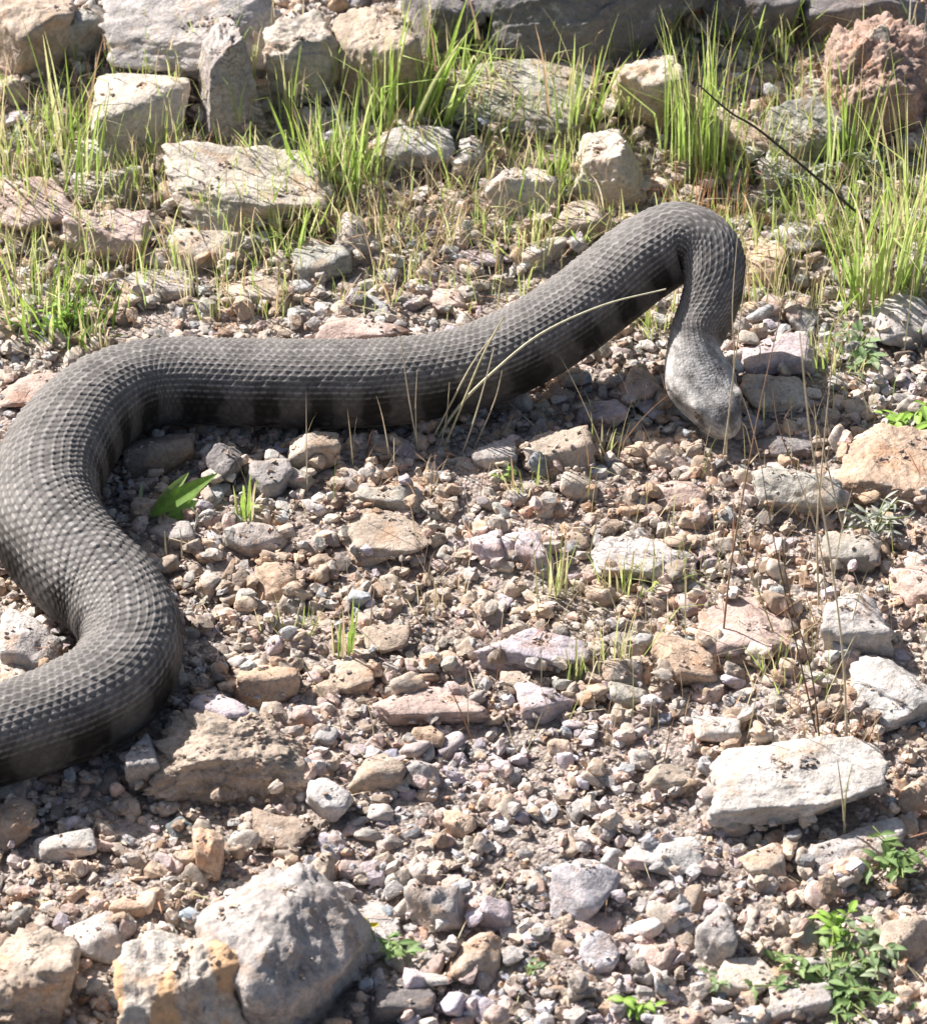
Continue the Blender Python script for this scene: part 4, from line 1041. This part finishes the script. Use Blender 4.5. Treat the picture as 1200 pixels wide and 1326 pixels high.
def weed(px, py, wpx, n, lpx, kind, label, hpx=20, name='weed', up=.6, group='small leafy weeds between the stones'):
    b = at(px, py, 0); m = mpp(b)
    root = bpy.data.objects.new(name, None); COL.objects.link(root); root.location = b; root.empty_display_size = .01
    tag(root, label, 'weed', group)
    B = Blades(); pend = []
    nst = max(3, n//4)
    stems = []
    for k in range(nst):
        r = random.random()**.6*wpx*m*.5; t = random.uniform(0, 6.28); tip = np.array([r*math.cos(t), r*math.sin(t)*1.1, hpx*m*random.uniform(.3, 1.1)+.003])
        c = catmull([np.array([0, 0, -.001]), tip*np.array([.45, .45, .75]), tip], 4); B.tube(c, .0006, .0004, (.28, .33, .12)); stems.append(c)
    so = B.build('stem', M_DRY, (0, 0, 0), root)
    for k in range(n):
        c = stems[k % nst]; p = c[min(len(c)-1, int(len(c)*random.uniform(.35, 1.0)))]
        o = bpy.data.objects.new('leaf', leafm(kind, random.randint(0, 5))); COL.objects.link(o); o.parent = root
        o.location = p; s_ = lpx*m*random.uniform(.5, .98); o.scale = (s_, s_, s_)
        o.rotation_euler = (random.gauss(0, .35), -random.uniform(-.15, up), random.uniform(0, 6.28))
    return root
weed(1165, 1130, 110, 46, 30, 'green', 'leafy green weed at the right edge below the big white stone', 34)
weed(1082, 1215, 54, 26, 27, 'fresh', 'narrow pale green weed left of the right-edge weed', 34)
weed(1080, 1292, 220, 130, 28, 'green', 'spreading dark green weed in the lower right corner', 22)
weed(1130, 1245, 110, 50, 26, 'greygreen', 'grey-green weed above the spreading dark green weed', 22)
weed(820, 1312, 60, 24, 26, 'fresh', 'small yellow-green weed at the bottom edge right of centre', 16)
weed(922, 1290, 50, 16, 18, 'greygreen', 'pale grey-green weed below the grey oval stone', 20)
weed(515, 1243, 80, 22, 26, 'green', 'small weed with a yellow bud beside the light-grey square slab', 20)
weed(682, 1268, 44, 14, 14, 'greygreen', 'tiny weed right of the tan-grey rock at the bottom', 14)
weed(1105, 470, 110, 46, 26, 'greygreen', 'grey-green weed right of the pale lilac rock', 22)
weed(1178, 556, 90, 40, 30, 'fresh', 'leafy weed above the large orange rock at the right edge', 22)
weed(1195, 445, 40, 14, 20, 'green', 'dark green leaves at the right edge by the pale block', 24)
weed(1020, 245, 150, 110, 20, 'woolly', 'woolly grey cushion plant over the low grey-green rock', 44)
weed(1130, 235, 90, 60, 20, 'woolly', 'grey feathery weed under the reddish pitted rock', 40)
weed(625, 165, 110, 60, 20, 'woolly', 'grey-green ferny weed on the left part of the grey-green slab', 36)
weed(190, 185, 70, 40, 16, 'woolly', 'grey-green weed clinging to the cream rounded boulder', 34)
weed(1130, 700, 90, 60, 26, 'woolly', 'fuzzy dry grey plant right of the grey-brown block', 44)
weed(85, 425, 90, 40, 18, 'fresh', 'leafy green patch behind the upper left curve', 20)
weed(40, 190, 60, 30, 18, 'woolly', 'grey-green weed at the left edge among thin grass', 40)
weed(1130, 300, 90, 34, 18, 'woolly', 'grey weed at the foot of the large tall clump', 30)
weed(660, 625, 40, 12, 12, 'fresh', 'tiny yellow-leaved weed below the straw bunch', 12)
def broad_leaf_plant():
    b = at(245, 668, 0); m = mpp(b)
    root = bpy.data.objects.new('leafy_sprout', None); COL.objects.link(root); root.location = b
    tag(root, 'sprout with broad bright green pointed leaves in the shade of the body', 'sprout')
    for (tipx, tipy, w, c, bx, by) in ((278, 612, .0105, (.20, .35, .06), 195, 668), (242, 612, .008, (.34, .46, .14), 200, 664), (268, 650, .011, (.24, .40, .09), 218, 668), (262, 628, .010, (.20, .36, .06), 215, 660), (185, 625, .003, (.38, .42, .22), 180, 652)):
        p0 = at(bx, by, .004); p1 = at_y(tipx, tipy, p0[1]+.008); d = p1-p0; L = float(np.linalg.norm(d))
        me = leaf_mesh('leaf', L, w, c, .25, 0, .3); o = link('leaf', me, root, p0-b)
        q = Vector(d).to_track_quat('X', 'Z'); o.rotation_mode = 'QUATERNION'; o.rotation_quaternion = q @ Matrix.Rotation(R(40), 3, 'X').to_quaternion()
    B = Blades(); p0 = at(250, 690, 0)-b; B.tube(catmull([p0, p0+np.array([.003, 0, .012]), p0+np.array([0, .0, .02])], 4), .0008, .0006, (.6, .58, .5)); B.build('stem', M_DRY, (0, 0, 0), root)
broad_leaf_plant()
# yellow bud
B = Blades(); b = at(477, 1200, .012); B.blade(b, 0, .006, 1.0, .3, .005, (.65, .60, .05), seg=4); B.blade(b, 2, .006, 1.0, .3, .005, (.65, .60, .05), seg=4); B.blade(b, 4, .006, 1.0, .3, .005, (.60, .62, .08), seg=4)
g = at(490, 1238, 0); B.tube(catmull([g, (g+b)/2+np.array([0, 0, .004]), b], 5), .0005, .0004, (.3, .36, .1))
tag(B.build('yellow_bud', M_LEAF, g), 'yellow bud on a thin stem over the light-grey square slab', 'flower')

# fine low grass and litter that nobody could count
def litter():
    B = Blades()
    for _ in range(4300):
        px = random.uniform(-20, 1220); py = random.uniform(60, 420)
        n = float(perlin(np.array([[px*.011, py*.014, 8.8]]))[0])
        if n < -.10+random.gauss(0, .14): continue
        if py > 330 and 380 < px < 900: 
            if random.random() < .7: continue
        p = at(px, py, 0)
        if hm(CLEAR, p[0], p[1]) < .5: continue
        z = min(hm(HM, p[0], p[1]), p[2]+.02)
        B.blade((p[0], p[1], z-.002), random.uniform(0, 6.28), random.uniform(.012, .042), abs(random.gauss(0, .28)), random.uniform(0, .9), random.uniform(.0005, .0012), pick(random.choice(['yellow', 'yellow', 'bright', 'bright', 'dry', 'straw'])), seg=5)
    tag(B.build('short_grass', M_GRASS, (0, 0, 0)), 'thin short grass growing between the upper rocks', kind='stuff')
    B = Blades()
    for _ in range(1500):
        px = random.uniform(-20, 1220); py = random.uniform(60, 1330) if random.random() < .2 else random.uniform(80, 420)
        p = at(px, py, 0)
        if hm(CLEAR, p[0], p[1]) < .5: continue
        z = hm(HM, p[0], p[1])+.001
        if z > p[2]+.02: continue
        B.blade((p[0], p[1], z), random.uniform(0, 6.28), random.uniform(.006, .026), random.uniform(1.3, 1.55), random.uniform(-.2, .3), random.uniform(.0004, .0009), pick(random.choice(['dry', 'straw', 'rust'])), seg=4)
    tag(B.build('dry_litter', M_DRY, (0, 0, 0)), 'bits of dry straw lying on the stones', kind='stuff')
litter()
def sparse():
    B = Blades()
    for _ in range(330):
        px = random.gauss(930, 190) if random.random() < .6 else random.uniform(380, 1200); py = random.uniform(430, 1000)
        if not 0 < px < 1230: continue
        p = at(px, py, 0)
        if hm(CLEAR, p[0], p[1]) < .5: continue
        L = random.uniform(.012, .05) if random.random() < .85 else random.uniform(.05, .10)
        B.blade((p[0], p[1], p[2]-.001), random.uniform(0, 6.28), L, abs(random.gauss(0, .3)), random.uniform(0, .5), random.uniform(.0004, .0008), pick(random.choice(['yellow', 'dry', 'straw', 'rust', 'straw'])), seg=6)
    tag(B.build('thin_stems', M_DRY, (0, 0, 0)), 'sparse thin dry stems and blades over the open gravel', kind='stuff')
sparse()

scene.render.engine = 'CYCLES'
scene.cycles.max_bounces = 6
scene.render.resolution_x = 926; scene.render.resolution_y = 1024
tri = sum(len(m.loops)-2*len(m.polygons) for m in bpy.data.meshes)
print('TRIS', tri, 'named', NNAMED, 'loose', kept); assert True
